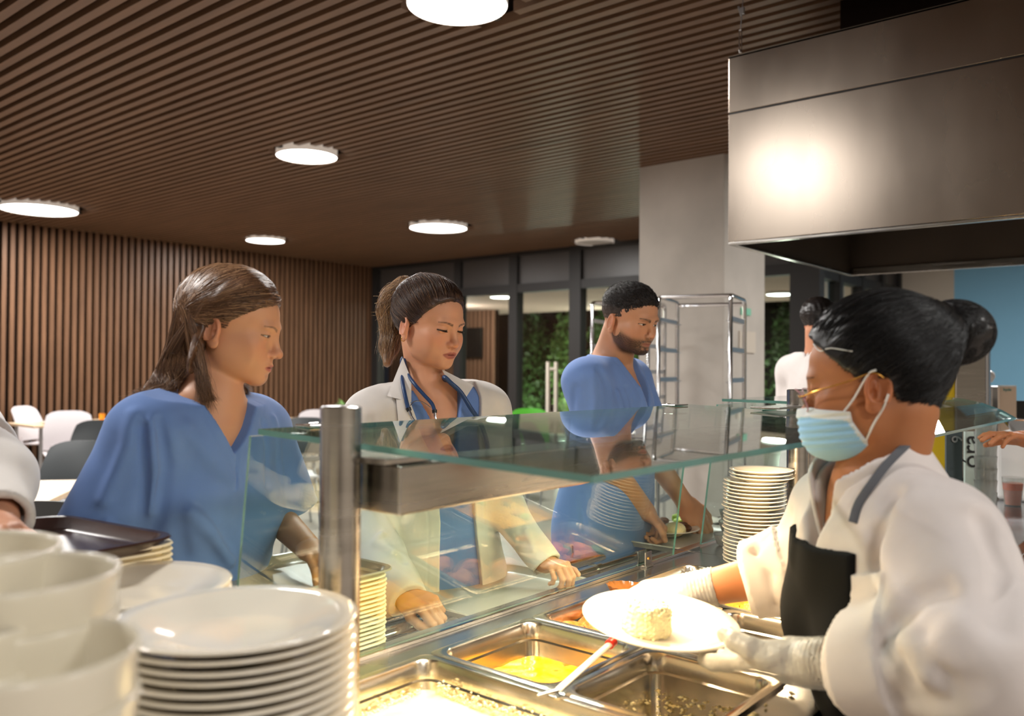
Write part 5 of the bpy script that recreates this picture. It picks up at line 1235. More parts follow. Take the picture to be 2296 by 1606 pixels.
# ---------------------------------------------------------------- 2: woman in white coat with stethoscope
m_dh=m_hair('dark_brown_hair')
def layer(S,th,reg):
    """thin garment layer lying on surface S where reg<0"""
    return lambda p: smax(np.abs(S(p)-th*.5)-th*.5,reg(p),.002)
def doctor():
    t0=_t.time()
    H=localhead(908,737,2.22,46,-12,1,sc=1.0,jaw=.040,chinw=.010,chin=.087,eye_open=-.0012,lid=-.0022,nose=.62,nosew=1.08,cheek=.015,lip=1.35,lw=1.12)
    v=ray(950,900)*np.array([1,1,0]); vv=nrmz(v); vr=np.array([vv[1],-vv[0],0])
    fw=vr*math.cos(math.radians(66))-vv*math.sin(math.radians(66))
    N=P(972,893,2.27); B=Body(N,fw,np.array([0,0,1.])+fw*.10-vr*.05,H,sw=.172,female=True,girth=.95)
    t=thing('person','woman with a brown ponytail and stethoscope in a white coat, eyes lowered','person',(N[0],N[1],0))
    el=P(812,1150,2.18); wr=P(910,1338,1.96); er=P(1125,1130,2.30); wl=P(1222,1262,2.19)
    hd=P(975,1362,1.90)-wr; hl=P(1262,1272,2.12)-wl
    def arms(p,e=0.): return np.minimum(chain(p,[B.sr,el,wr],[.048+e,.036+e,.026+e],.03),chain(p,[B.slf,er,wl],[.046+e,.036+e,.0255+e],.03))
    def body(p):
        d=smin(B.torso(p,-.008),B.neck(p,.047),.03); d=smin(smin(d,arms(p),.03),B.legs(p,-.01),.03)
        d=smin(d,near(p,wr,.24,lambda q:hand(q,wr,hd,nrmz(-vv*.35+np.array([0,0,1.])-vr*.1),1,[(.75,1.1,.7),(.8,1.15,.7),(.85,1.2,.8),(.95,1.2,.8)],.92,thumb=(.45,.85,-.25))),.012)
        d=smin(d,near(p,wl,.24,lambda q:hand(q,wl,hl,nrmz(np.array([0,0,1.])-vv*.2),-1,[(.9,1.1,.6),(.95,1.1,.6),(1.,1.1,.6),(1.1,1.1,.6)],.80,thumb=(.6,.75,-.2))),.012)
        return smin(d,near(p,H.pos,.24,H.sdf),.012)
    lo=np.minimum(np.minimum(el,wr),[N[0]-.42,N[1]-.42,0])-.12; hi=np.maximum(er,N)+np.array([.35,.35,.42]); lo[2]=.04
    sdf_obj('body',body,lo,hi,.006,m_skin,t,col=lambda V:H.col(V,(206,150,118),(150,70,66),(48,32,26),cheek=.55,lash=1.3,browk=1.25,lashw=1.7),fine=[(H.pos,.145,.0017),(wr+hd*.5,.09,.0020),(wl+hl*.5,.08,.0024)])
    H.eyes(t,look=(0,-.75),iris=(50,32,20)); dbg('doc body',t0)
    # eyelashes
    C=[]
    for sx in(-1,1):
        for k in np.linspace(-1,1,26):
            e=np.array([H.EX*sx+k*.0135,0,H.EZ+(-.0014*(1-k*k)-.0028)]); e[1]=H.EY+math.sqrt(max(0,(H.ER+.0018)**2-(k*.0135)**2-(e[2]-H.EZ)**2))
            C.append([H.w(e),H.w(e+np.array([k*.0016,.0035,-.0022])),H.w(e+np.array([k*.003,.0062,-.0028]))])
    strands('eyelashes',C,.00035,mat('lash_black',(14,10,8),rough=.5),t)
    S=lambda p:B.torso(p,.006)
    def scr(p):
        q=B.lc(p); d=smin(S(p),ell(q,(0,.0,-.52),(.185,.125,.30)),.06)+.003*wav(p,14,3,6,(1,1,.4))
        v=prism(q,(0,-.150),(-.075,.05),(.075,.05)); v=np.maximum(v,-(q[:,1]+.055)); d=smax(d,-v,.003)
        d=smax(d,-np.maximum(np.linalg.norm((q-np.array([0,-.028,0]))[:,:2],axis=1)-.066,-(q[:,2]+.01)),.005); d=np.maximum(d,q[:,2]-.026)
        d=d+.0010*np.exp(-(((np.abs(q[:,0]-.0)-.0)/.0025))**2)*(q[:,2]<-.15)
        return np.maximum(d,-(q[:,2]+.72))
    blo=np.array([N[0]-.36,N[1]-.36,N[2]-.78]); bhi=np.array([N[0]+.36,N[1]+.36,N[2]+.06])
    sdf_obj('scrub_top',scr,blo,bhi,.0055,m_scrub,t); dbg('doc scrub',t0)
    sdf_obj('scrub_trousers',lambda p:np.maximum(smin(B.legs(p,.018),B.torso(p,.004),.05),(B.lc(p)[:,2]+.55)),blo*np.array([1,1,0])+np.array([0,0,.05]),bhi*np.array([1,1,0])+np.array([0,0,N[2]-.4]),.010,m_scrub,t)
    # coat
    dr=nrmz(wr-el); dl=nrmz(wl-er); cr=el+(wr-el)*1.0; cl=er+(wl-er)*1.0
    def coat0(p,e=0.):
        q=B.lc(p); d=B.torso(p,.022+e); d=smin(d,ell(q,(0,-.01,-.62),(.225+e,.165+e,.45)),.07)
        a=chain(p,[B.sr,el,cr],[.066+e,.056+e,.046+e],.035); c=chain(p,[B.slf,er,cl],[.064+e,.054+e,.043+e],.035)
        a=sleeve_end(p,a,cr,dr,.037); c=sleeve_end(p,c,cl,dl,.034)
        return smin(smin(d,a,.03),c,.03)
    tc=lambda x,y:(lambda r: r if r is not None else P(x,y,2.25))(trace(coat0,x,y,1.6,3.2))
    FG=[([tc(800,960),tc(812,1000),tc(815,1060)],.010,-.006),([tc(835,940),tc(842,1010),tc(850,1080)],.010,-.006),([tc(862,980),tc(868,1060)],.010,.006),
        ([P(870,1170,2.05),P(845,1215,2.03),P(880,1235,2.0)],.012,.009),([P(905,1190,2.07),P(935,1250,2.02)],.010,.007),([P(850,1150,2.1),P(905,1215,2.03)],.009,-.007),([P(860,1240,2.02),P(905,1262,1.99)],.009,-.007),([P(1180,1190,2.2),P(1195,1230,2.17)],.009,.007),([P(1165,1215,2.2),P(1225,1225,2.14)],.010,-.006),([P(1150,1140,2.25),P(1160,1185,2.22)],.012,.006),([tc(1075,1000),tc(1088,1060)],.012,-.006)]
    for q_ in range(6):
        a=el*(1-q_/6.)+B.sr*(q_/6.); 
    def openx(q): # opening half shape in local x,z : narrow strip, V at the top
        z=q[:,2]; x=q[:,0]; c=-.012-.05*np.clip(-(z+.15)/.6,0,1)*0
        hw=.052+.055*np.clip((z+.20)/.20,0,1)+.018*np.clip(-(z+.3)/.3,0,1); o=np.abs(x-c)-hw; return np.maximum(o,-(q[:,1]-.0))
    def coat(p):
        q=B.lc(p); d=coat0(p)+.0040*wav(p,11,8,6,(1,1,.5))*np.clip((-q[:,2]-.05)/.1,0,1)+.0018*wav(p,42,14,6)*1.
        for pts,w_,am in FG: d=d+fold(p,pts,w_,am)
        sh=d
        sh=smax(sh,-openx(q),.003)
        nk=np.linalg.norm((q-np.array([0,-.030,0]))[:,:2],axis=1)-.068; sh=smax(sh,-np.maximum(nk,-(q[:,2]+.02)),.004); sh=np.maximum(sh,q[:,2]-.040)
        seam=np.abs(openx(q)-.030); sh=sh+np.where((q[:,1]>0.02)&(q[:,2]<-.2),.0010*np.exp(-(seam/.0022)**2),0)
        return np.maximum(sh,-(q[:,2]+.98))
    lo=np.minimum(np.minimum(el,wr),N-np.array([.36,.36,0]))-.08; lo[2]=.40; hi=np.maximum(np.maximum(er,wl),N+np.array([.36,.36,0]))+.08; hi[2]=N[2]+.06
    sdf_obj('coat',coat,lo,hi,.0042,m_coat,t,thr=1.3); dbg('coat',t0)
    # collar flaps lying on the coat
    def flap(name,poly,m,off=.012,th=.003,n=10):
        pts=[]
        poly=np.array(poly,float); A,Bq,Cq,D=poly
        V=[];
        for u in np.linspace(0,1,n):
            for w_ in np.linspace(0,1,n):
                q=(A*(1-u)+D*u)*(1-w_)+(Bq*(1-u)+Cq*u)*w_; r=tc(q[0],q[1]); V.append(r)
        V=np.array(V).reshape(n,n,3)
        dd=(V-CO)@CF; med=np.median(dd); 
        for _ in range(6):
            d2=dd.copy(); d2[1:-1]=(dd[:-2]+dd[2:]+dd[1:-1])/3; d2[:,1:-1]=(d2[:,:-2]+d2[:,2:]+d2[:,1:-1])/3; dd=np.clip(d2,med-.05,med+.05)
        V=CO+(V-CO)/((V-CO)@CF)[...,None]*(dd[...,None]-off)
        k=np.linspace(0,1,n); V=V-CF*(.004*np.sin(pi*k)[:,None,None])
        T=V+CF*th; V_=np.concatenate([V.reshape(-1,3),T.reshape(-1,3)]); o=n*n
        F=[(i*n+j,(i+1)*n+j,(i+1)*n+j+1,i*n+j+1) for i in range(n-1) for j in range(n-1)]; F+=[tuple(o+q for q in f[::-1]) for f in list(F)]
        per=[i*n for i in range(n)]+[(n-1)*n+j for j in range(1,n)]+[i*n+n-1 for i in range(n-2,-1,-1)]+[j for j in range(n-2,0,-1)]
        F+=[(per[i],per[(i+1)%len(per)],o+per[(i+1)%len(per)],o+per[i]) for i in range(len(per))]
        return MB().add(V_,F).build(name,m,t,smooth=True)
    flap('collar',[(903,802),(868,888),(922,902),(922,850)],m_coat,.010)
    flap('lapel',[(888,895),(893,945),(940,958),(918,896)],m_coat,.010)
    flap('collar',[(990,828),(1062,865),(1044,893),(1010,862)],m_coat)
    # stethoscope
    st=thing('stethoscope','dark blue stethoscope hanging round the neck of the woman in the white coat','stethoscope',(N[0],N[1],N[2]-.2))
    m_tube=mat('stethoscope_tube',(34,62,104),rough=.4)
    allS=lambda p: np.minimum(np.minimum(coat0(p),near(p,H.pos,.3,H.sdf)),np.minimum(B.neck(p,.05),B.torso(p,.008)))
    allN=lambda p: np.minimum(coat0(p),np.minimum(B.neck(p,.05),B.torso(p,.008)))
    ts=lambda x,y,o=.016,F_=None:(lambda r: r if r is not None else P(x,y,2.25))(trace(F_ or allN,x,y,1.6,3.2,o))
    nb=[B.wd((.055,-.03,.030)),B.wd((.045,-.085,.035)),B.wd((0,-.105,.035)),B.wd((-.045,-.085,.035)),B.wd((-.062,-.04,.025))]
    L1=[ts(903,805),ts(901,830),ts(903,860),ts(909,890),ts(915,915)]
    MB().tube(smoothc(L1[::-1]+nb,50),.0052,12).build('tube',m_tube,st,smooth=True)
    L2=[ts(906,806,.012),ts(912,835,.010),ts(930,862),ts(950,885),ts(968,905),ts(974,920)]
    MB().tube(smoothc(L2,40),.0048,12).build('tube',m_tube,st,smooth=True)
    L3_=[ts(996,846),ts(1012,860),ts(1033,880),ts(1055,915),ts(1075,945),ts(1090,985),ts(1098,1040)]
    MB().tube(smoothc([nb[-1]]+L3_,50),.0060,12).build('tube',m_tube,st,smooth=True)
    for a_,b_,c_ in ((L1[-1],ts(922,932),ts(934,952)),(L2[-1],ts(976,935),ts(980,948))):
        MB().tube([a_,a_*.6+b_*.4],[.0068,.0062],12).build('connector',m_black,st,smooth=True)
        MB().tube([a_*.6+b_*.4,b_],.0036,10).build('ear_tube',m_chrome,st,smooth=True)
        MB().tube([b_,c_],.0022,8).build('ear_tube',m_chrome,st,smooth=True)
    # spring between the ear tubes
    MB().tube(smoothc([ts(918,912,.010),ts(930,900,.010),ts(948,902,.010),ts(966,914,.010)],24),.0012,6).build('spring',m_chrome,st,smooth=True)
    # hair
    dark=L3((44,31,25)); mid=L3((88,64,52)); lt=L3((196,158,114)); lt2=L3((150,112,76))
    rs=np.random.RandomState(8)
    tie=P(912,640,2.36)
    ux=H.l(tie[None])[0]*1.
    def cap(p):
        q=H.l(p); d=ell(q,(0,-.014,.044),(.0815,.0960,.098)); d=smin(d,ell(q,(0,.014,.048),(.074,.0765,.086)),.02)
        d=smax(d,hline(q,.012,1.28,.022,back=-.060,side=-.25),.003)
        d=d-.0006*np.exp(-((q[:,0]+.0)/.002)**2)*-2.2*(q[:,1]>-.03)*(q[:,2]>.05)
        return (d+.0007*wav(q*np.array([1,.3,1]),150,3))*H.sc
    pts=[(903,645),(880,668),(872,700),(880,735),(873,775),(868,815)]; dp=[2.37,2.40,2.40,2.38,2.36,2.33]
    tail=[P(a[0],a[1],d) for a,d in zip(pts,dp)]
    def hairm(p):
        return np.minimum(cap(p),chain(p,[tie]+tail,[.020,.022,.030,.030,.026,.022,.012],.02)+.002*wav(p,60,3,6,(1,1,.3)))
    sdf_obj('hair',hairm,np.minimum(H.pos-.2,tail[-1]-.05),H.pos+.25,.0032,m_dh,t,
        col=lambda V:mixc(mixc(np.tile(dark,(len(V),1)),.4+.35*wav(H.l(V)*np.array([1,.4,1]),170),mid),np.clip((np.linalg.norm(V-H.pos,axis=1)-.125)/.03,0,1)*(.6+.3*wav(V*np.array([1,1,.3]),150)),lt2))
    C=[];K=[]
    UU=H.roots(5200,cap,rs)
    for i in range(len(UU)):
        s_=rs.uniform(-1,1); fr=rs.rand(); 
        a_=math.radians(rs.uniform(-100,100)); # around the hairline
        u0=np.array([math.sin(a_)*.98,math.cos(a_)*.72,.66-.40*abs(math.sin(a_))**1.5 if abs(a_)<1.75 else -.1]); 
        u0=UU[i]; k=rs.rand()**1.0; tu=nrmz((ux-np.array([0,-.018,.040]))/np.array([.08,.1015,.093]))
        c=smoothc(H.arc(u0,tu+rs.normal(size=3)*.05,.012+.025*rs.rand(),9)+[tie+rs.normal(size=3)*.008],20); C.append(c)
        k=rs.rand(); K.append(dark*(1-k)+mid*k if rs.rand()<.9 else mid*.5+lt2*.5)
        if u0[2]>.5 and rs.rand()<.0: pass
    for i in range(1500):
        a0=rs.normal(size=3)*.012; ph=rs.uniform(0,6); am=.006+.008*rs.rand(); spread=rs.normal(size=3)*.011; L=rs.uniform(.55,1.0)
        base=[tie+rs.normal(size=3)*.006]+[q+spread*min(1,(j+1)*.5)+np.array([math.sin(ph+j*1.7),math.cos(ph+j*1.3),0])*am for j,q in enumerate(tail)]
        c=smoothc(base,34)[:max(8,int(34*L))]; C.append(c); k=rs.rand(); K.append(lt2*(1-k)+lt*k if rs.rand()<.72 else mid)
    for i in range(26): # fly-away hairs
        q0=tail[rs.randint(0,4)]; e=q0+nrmz(-vr*1.2+np.array([0,0,rs.normal()*.5]))*rs.uniform(.03,.055); C.append(smoothc([q0,(q0+e)/2+rs.normal(size=3)*.01,e],12)); K.append(lt)
    C=conform(C,hairm,np.abs(rs.normal(size=len(C)))*.0016)
    strands('hair_strands',C,.00050,m_dh,t,K)
    sdf_obj('hair_tie',lambda p:np.abs(np.linalg.norm(p-tie,axis=1)-.0)-.017,tie-.03,tie+.03,.003,m_black,t)
    e=H.w((.0805,.000,-.043)); ax_=H.dirw((1,0,0)); 
    def ring(p):
        q=p-e; h_=q@H.dirw((.3,.9,0)); r_=np.linalg.norm(q-np.outer(h_,H.dirw((.3,.9,0))),axis=1); return np.sqrt((r_-.006)**2+h_**2)-.0011
    sdf_obj('earring',ring,e-.012,e+.012,.0007,mat('gold',(214,168,92),rough=.2,metal=1),t)
    dbg('doc hair',t0); shoes(t,B,m_white)

# ---------------------------------------------------------------- 3: bearded man in blue scrubs
def man():
    t0=_t.time()
    H=localhead(1370,727,2.74,40,-17,1,sc=.97,earz=-.025,jaw=.045,chinw=.016,chin=.090,eye_open=.0024,lid=-.0006,nose=.8,nosew=1.05,brow=.0028,lip=.9)
    v=ray(1400,900)*np.array([1,1,0]); vv=nrmz(v); vr=np.array([vv[1],-vv[0],0])
    fw=vr*math.cos(math.radians(24))-vv*math.sin(math.radians(24))
    N=P(1384,826,2.84); B=Body(N,fw,np.array([0,0,1.])+fw*.10,H,sw=.185,female=False,girth=1.02)
    t=thing('person','bearded man with short dark hair in blue scrubs, holding a plate of salad','person',(N[0],N[1],0))
    el=P(1366,1046,2.70); wr=P(1448,1146,2.76); er=P(1468,1030,3.02); wl=P(1532,1122,2.98)
    hl=P(1562,1168,2.95)-wl; hr=P(1478,1180,2.78)-wr
    def arms(p,e=0.): return np.minimum(chain(p,[B.sr,el,wr],[.056+e,.044+e,.030+e],.03),chain(p,[B.slf,er,wl],[.055+e,.043+e,.029+e],.03))
    def body(p):
        d=smin(B.torso(p,-.008),B.neck(p,.057),.035); d=smin(smin(d,arms(p),.03),B.legs(p,-.01),.03)
        d=smin(d,near(p,wr,.24,lambda q:hand(q,wr,hr,(0,0,1),1,[(1.,1.2,.8)]*4,.92)),.01)
        d=smin(d,near(p,wl,.24,lambda q:hand(q,wl,hl,nrmz(-vv+np.array([0,0,.6])),-1,[(.5,.7,.5)]*4,1.05,thumb=(.55,.8,-.3))),.01)
        return smin(d,near(p,H.pos,.25,H.sdf),.014)
    lo=np.array([N[0]-.45,N[1]-.48,.04]); hi=np.array([N[0]+.48,N[1]+.42,N[2]+.42]); lo=np.minimum(lo,np.minimum(wr,wl)-.15)
    sdf_obj('body',body,lo,hi,.007,m_skin,t,col=lambda V:H.col(V,(196,142,108),(150,88,76),(30,22,18),cheek=.3,beard=((40,29,24),.97),browk=1.7,lash=1.2),fine=[(H.pos,.145,.0020),(wl+hl*.5,.08,.0026)])
    H.eyes(t,look=(-.1,-.05),iris=(50,34,24)); dbg('man body',t0)
    se=B.sr+(el-B.sr)*.80; sl=B.slf+(er-B.slf)*.78; dr=nrmz(el-B.sr); dl=nrmz(er-B.slf)
    def top(p,e=0.):
        q=B.lc(p); d=smin(B.torso(p,.015+e),ell(q,(0,.0,-.50),(.20+e,.145+e,.32)),.08)
        return smin(smin(d,sleeve_end(p,cone(p,B.sr,se+dr*.03,.072+e,.086+e),se,dr,.070),.035),sleeve_end(p,cone(p,B.slf,sl+dl*.03,.070+e,.084+e),sl,dl,.068),.035)
    tc=lambda x,y:(lambda r: r if r is not None else P(x,y,2.8))(trace(top,x,y,2.0,3.6))
    FG=[([tc(1345,830),tc(1362,870),tc(1366,930)],.012,-.010),([tc(1330,840),tc(1335,900),tc(1330,930)],.012,.006),([tc(1385,880),tc(1400,930)],.010,.006),([tc(1405,870),tc(1420,920)],.008,-.005),([tc(1290,870),tc(1285,930)],.012,-.005),([tc(1435,870),tc(1448,920)],.008,.005),([tc(1300,1110),tc(1310,1190)],.010,-.007)]
    V3=((0,-.125),(-.072,.05),(.072,.05))
    def shirt(p):
        q=B.lc(p); d=top(p)+.0045*wav(p,9,2,6,(1,1,.5))*np.clip((-q[:,2]-.02)/.1,0,1)+.0014*wav(p,38,10,6,(1,1,.5))
        for pts,w_,am in FG: d=d+fold(p,pts,w_,am)
        v=prism(q,*V3); v=np.maximum(v,-(q[:,1]+.055)); d=smax(d,-v,.003)
        d=smax(d,-np.maximum(np.linalg.norm((q-np.array([0,-.028,0]))[:,:2],axis=1)-.072,-(q[:,2]+.01)),.005); d=np.maximum(d,q[:,2]-.038)
        vb=np.abs(prism(q,*V3)-.026); d=d+np.where((q[:,1]>0)&(q[:,2]>-.22),.0012*np.exp(-(vb/.0026)**2),0)
        slit=np.maximum(np.abs(q[:,1]+.0)-.003,q[:,2]+.56); d=np.maximum(d,-np.where(q[:,0]>0,slit,1))
        return np.maximum(d,-(q[:,2]+.66))
    blo=np.array([N[0]-.42,N[1]-.42,N[2]-.72]); bhi=np.array([N[0]+.42,N[1]+.42,N[2]+.06])
    sdf_obj('scrub_top',shirt,blo,bhi,.0052,m_scrub2,t); dbg('man shirt',t0)
    sdf_obj('scrub_trousers',lambda p:np.maximum(smin(B.legs(p,.022),B.torso(p,.004),.05),(B.lc(p)[:,2]+.55))+.002*wav(p,12,3),blo*np.array([1,1,0])+np.array([0,0,.05]),bhi*np.array([1,1,0])+np.array([0,0,N[2]-.4]),.010,m_scrub2,t)
    def cap(p):
        q=H.l(p); d=ell(q,(0,-.011,.040),(.0785,.0915,.0905)); d=smin(d,ell(q,(0,.018,.050),(.068,.070,.078)),.02)
        d=smax(d,hline(q,.0,1.15,.020,back=-.050,side=.15),.005)
        return (d+.0009*wav(q,260,3)+.0006*wav(q,520,12))*H.sc
    dark=L3((34,26,22)); rs=np.random.RandomState(4)
    sdf_obj('hair',cap,H.pos-.2,H.pos+.2,.0030,mat('short_hair',(30,24,22),rough=.6,vcol=True,bump=.5,bscale=500),t,col=lambda V:mixc(np.tile(dark,(len(V),1)),np.clip((.045-H.l(V)[:,2])/.10,0,1)*.55,L3((120,88,68))))
    C=[];K=[]
    for i in range(4200):
        a=rs.normal(size=3); a[2]=abs(a[2])*1.2+.05; a=nrmz(a); b=nrmz(a+np.array([0,.10,-.02])+rs.normal(size=3)*.02)
        u=H.arc(a,b,.01,4)
        q=H.l(np.array([u[0]]))[0]
        if hline(q[None],.012,1.15,.020,back=.0,side=.15)[0]>0: continue
        C.append(np.array(u)); K.append(dark*rs.uniform(.5,1.8))
    C=conform(C,cap,rs.uniform(.0005,.004,len(C))); strands('hair_strands',C,.0006,m_dh,t,K)
    shoes(t,B,m_white); dbg('man hair',t0)
# ---------------------------------------------------------------- 4: canteen server in the foreground
m_mask=mat('mask_fabric',(150,200,232),rough=.8,vcol=True,bump=.1,bscale=300,sheen=.1)
m_glove=mat('thin_glove',(196,196,190),rough=.34,alpha=.74,spec=.5,bump=.35,bscale=60)
m_bh=m_hair('black_hair',.38)
def server():
    t0=_t.time()
    H=localhead(1968,880,1.25,-6,-9,-1,sc=1.0,jaw=.043,chinw=.014,chin=.086,eye_open=-.0008,lid=-.0016,nose=.62,nosew=1.15,cheek=.02)
    v=ray(1950,900)*np.array([1,1,0]); vv=nrmz(v); vr=np.array([vv[1],-vv[0],0])
    a=math.radians(31); fw=-vr*math.cos(a)-vv*math.sin(a)
    N=P(1932,1134,1.33); B=Body(N,fw,np.array([0,0,1.])+fw*.40,H,sw=.154,female=True,girth=1.08,tl=.50)
    t=thing('person','canteen server in white jacket and black apron with blue face mask','person',(N[0],N[1]-.12,0))
    el=P(1800,1275,1.60); wr=P(1548,1326,1.66); er=P(2215,1500,1.05); wl=P(1800,1486,1.23)
    hr=P(1440,1338,1.62)-wr; hl=(P(1480,1396,1.48)+rd*.03-nrm*.050)-wl
    def arms(p,e=0.): return np.minimum(chain(p,[B.sr,el,wr],[.056+e,.046+e,.031+e],.03),chain(p,[B.slf,er,wl],[.058+e,.050+e,.029+e],.03))
    HR=lambda q,f=1.: hand(q,wr,hr,nrmz(np.array([0,0,1.])-vv*.3),1,[(.5,.6,.4),(.55,.6,.5),(.6,.7,.5),(.7,.7,.5)],1.0,thumb=(.55,.8,-.35),fat=f)
    pn=nrm
    HL=lambda q,f=1.: hand(q,wl,hl,-pn,1,[(-.10,.10,.15),(-.08,.10,.15),(-.05,.12,.15),(0,.15,.15)],1.0,spread=.10,thumb=(.50,.86,-.30),tcurl=.30,fat=f)
    def body(p):
        d=smin(B.torso(p,-.006),B.neck(p,.056),.035); d=smin(smin(d,arms(p),.03),B.legs(p,-.01),.03)
        d=smin(d,near(p,wr,.25,HR),.012); d=smin(d,near(p,wl,.25,HL),.012)
        return smin(d,near(p,H.pos,.25,H.sdf),.014)
    lo=np.minimum(np.minimum(el,wr),[N[0]-.5,N[1]-.5,0])-.12; hi=np.maximum(np.maximum(el,wr)+.12,N+np.array([.5,.5,.45])); hi[2]=N[2]+.45; lo[2]=.04; lo=np.minimum(lo,er-.15)
    sdf_obj('body',body,lo,hi,.008,m_skin,t,col=lambda V:H.col(V,(172,112,72),(140,80,66),(40,28,22),cheek=.35,browk=1.2,lash=1.2),fine=[(H.pos,.145,.0020),(wl+hl*.7,.09,.0028),(wr+hr*.6,.08,.003)])
    H.eyes(t,look=(.0,-.5),iris=(40,28,20)); dbg('server body',t0)
    # gloves
    for nm,W,Hh,dd,HF in (('glove',wl,hl,nrmz(wl-er),HL),('glove',wr,hr,nrmz(wr-el),HR)):
        fd_=nrmz(Hh)
        def gl(p):
            d=near(p,W,.26,lambda q:HF(q,1.)-.0048)+.0012*wav(p,90,3)
            c=cone(p,W-dd*.052,W+fd_*.02,.0365,.032)+.0012*np.sin(((p-W)@dd)*900)*(((p-W)@dd)<.01)
            d=smin(d,c,.012); d=np.maximum(d,-((p-(W-dd*.050))@dd)); ins=cone(p,W-dd*.09,W,.0335,.029); return smax(d,-np.maximum(ins,((p-(W-dd*.02))@dd)),.002)
        sdf_obj(nm,gl,np.minimum(W,W+Hh*1.8)-.13,np.maximum(W,W+Hh*1.8)+.13,.0030,m_glove,t)
    dbg('gloves',t0)
    # jacket
    dr=nrmz(wr-el); dl=nrmz(wl-er); cr=el+(wr-el)*.42; cl=er+(wl-er)*.66
    def jk0(p,e=0.):
        q=B.lc(p); d=B.torso(p,.024+e); d=smin(d,ell(q,(0,-.01,-.48),(.215+e,.175+e,.32)),.08)
        aa=chain(p,[B.sr,el,cr],[.066+e,.066+e,.060+e],.04); c=chain(p,[B.slf+np.array([0,0,-.005]),er*.98+B.slf*.02,cl],[.074+e,.074+e,.058+e],.045)
        aa=sleeve_end(p,aa,cr,dr,.052); c=sleeve_end(p,c,cl,dl,.048)
        return smin(smin(d,aa,.035),c,.03)
    tc=lambda x,y:(lambda r: r if r is not None else P(x,y,1.1))(trace(jk0,x,y,.5,2.6))
    G=lambda *xs:[tc(x,y) for x,y in xs]
    FG=[(G((2010,1120),(1990,1180),(1978,1260)),.016,-.014),(G((2050,1140),(2010,1240),(2000,1400)),.020,.012),(G((1975,1200),(1990,1320),(2010,1410)),.014,-.014),(G((2060,1090),(2110,1150),(2170,1300)),.022,.008),
        (G((2010,1420),(2070,1350),(2120,1330)),.018,-.016),(G((2030,1440),(2100,1460),(2150,1410)),.018,.013),(G((2060,1460),(2080,1510)),.014,.012),(G((1980,1440),(2030,1480),(2040,1520)),.012,-.010),(G((2080,1440),(2120,1520)),.014,-.010),
        (G((2200,1180),(2240,1280),(2235,1400)),.020,-.014),(G((2130,1060),(2200,1150),(2250,1230)),.02,.008),(G((2020,1560),(2120,1570),(2180,1540)),.018,-.010),
        (G((1700,1240),(1730,1290),(1740,1350)),.012,-.010),(G((1720,1220),(1760,1270),(1765,1330)),.012,.010),(G((1770,1150),(1740,1200),(1700,1240)),.014,-.007),(G((1840,1110),(1800,1180),(1790,1250)),.014,.008)]
    W0=lambda p: .0055*wav(p,10,5,6,(1,1,.6))+.002*wav(p,32,14,6)
    def det(p):
        d=W0(p)
        for pts,w_,am in FG: d=d+fold(p,pts,w_*1.05,am*.95)
        return d
    def jk(p):
        q=B.lc(p); wv=W0(p); d=jk0(p)+det(p)
        for o_,s_,r_ in ((cr,dr,.064),(cl,dl,.062)):   # turned cuffs
            z=(p-o_)@s_; rr=np.linalg.norm(p-o_-np.outer(z,s_),axis=1); d=np.where((np.abs(z+.025)<.036)&(rr<.12),d-.006,d)
        sh=d
        v=prism(q,(0,-.055),(-.055,.06),(.055,.06)); v=np.maximum(v,-(q[:,1]+.01)); sh=smax(sh,-v,.008)
        nk=np.linalg.norm((q-np.array([0,-.030,0]))[:,:2],axis=1)-.070; sh=smax(sh,-np.maximum(nk,-(q[:,2]+.02)),.008); sh=smax(sh,q[:,2]-.075,.006)
        return np.maximum(sh,-(q[:,2]+.70))
    lo=np.minimum(np.minimum(er,cl),[N[0]-.42,N[1]-.45,0])-.12; lo[2]=.62; hi=np.maximum(el+.1,N+np.array([.42,.42,0])); hi[2]=N[2]+.10
    sdf_obj('jacket',jk,lo,hi,.0052,m_coat2,t,thr=1.3); dbg('jacket',t0)
    # collar : stand-up fold around the neck
    def collar(p):
        q=B.lc(p); c=np.array([0,-.030,0]); r=np.linalg.norm((q-c)[:,:2]*np.array([1,.95]),axis=1); zt=.082-.35*np.maximum(0,q[:,1]); lowz=-.012-.9*np.maximum(0,q[:,1]-.0)
        prof=np.abs(r-(.080+.22*np.maximum(0,zt-q[:,2])))-.0042; prof=np.maximum(prof,q[:,2]-zt); prof=np.maximum(prof,lowz-q[:,2])
        v=prism(q,(0,-.06),(-.045,.08),(.045,.08)); return smax(prof,-np.maximum(v,-(q[:,1])),.004)
    sdf_obj('collar',collar,N-.19,N+.19,.0038,m_coat2,t)
    # apron bib + skirt hugging the jacket
    def apron(p):
        q=B.lc(p); z=q[:,2]; wdt=.105-.02*np.clip((-.10-z)/.08,0,1)+.14*np.clip((-.19-z)/.16,0,1)**1.5
        reg=np.maximum(np.abs(q[:,0])-wdt,z+.020); reg=np.maximum(reg,-(q[:,1]+.12*np.clip((-.25-z)/.1,0,1)-.01)); reg=np.maximum(reg,-(z+.95))
        S=smin(B.torso(p,.024),ell(q,(0,-.01,-.48),(.215,.175,.32)),.08)
        S=smin(S,smin(cone(p,B.sr,el,.074,.070),cone(p,B.slf+np.array([0,0,-.005]),er*.98+B.slf*.02,.074,.074),.04),.035)+det(p)
        S=smin(S,cone(q,(0,.0,-.55),(0,.0,-.95),.20,.22),.05)
        S=S-.0085; return smax(np.maximum(S,-(S+.011)),reg,.002)
    lo2=N-np.array([.36,.36,1.0]); hi2=N+np.array([.36,.36,.0]); lo2[2]=max(lo2[2],.3)
    sdf_obj('apron',apron,lo2,hi2,.0048,m_apron,t,thr=1.35); dbg('apron',t0)
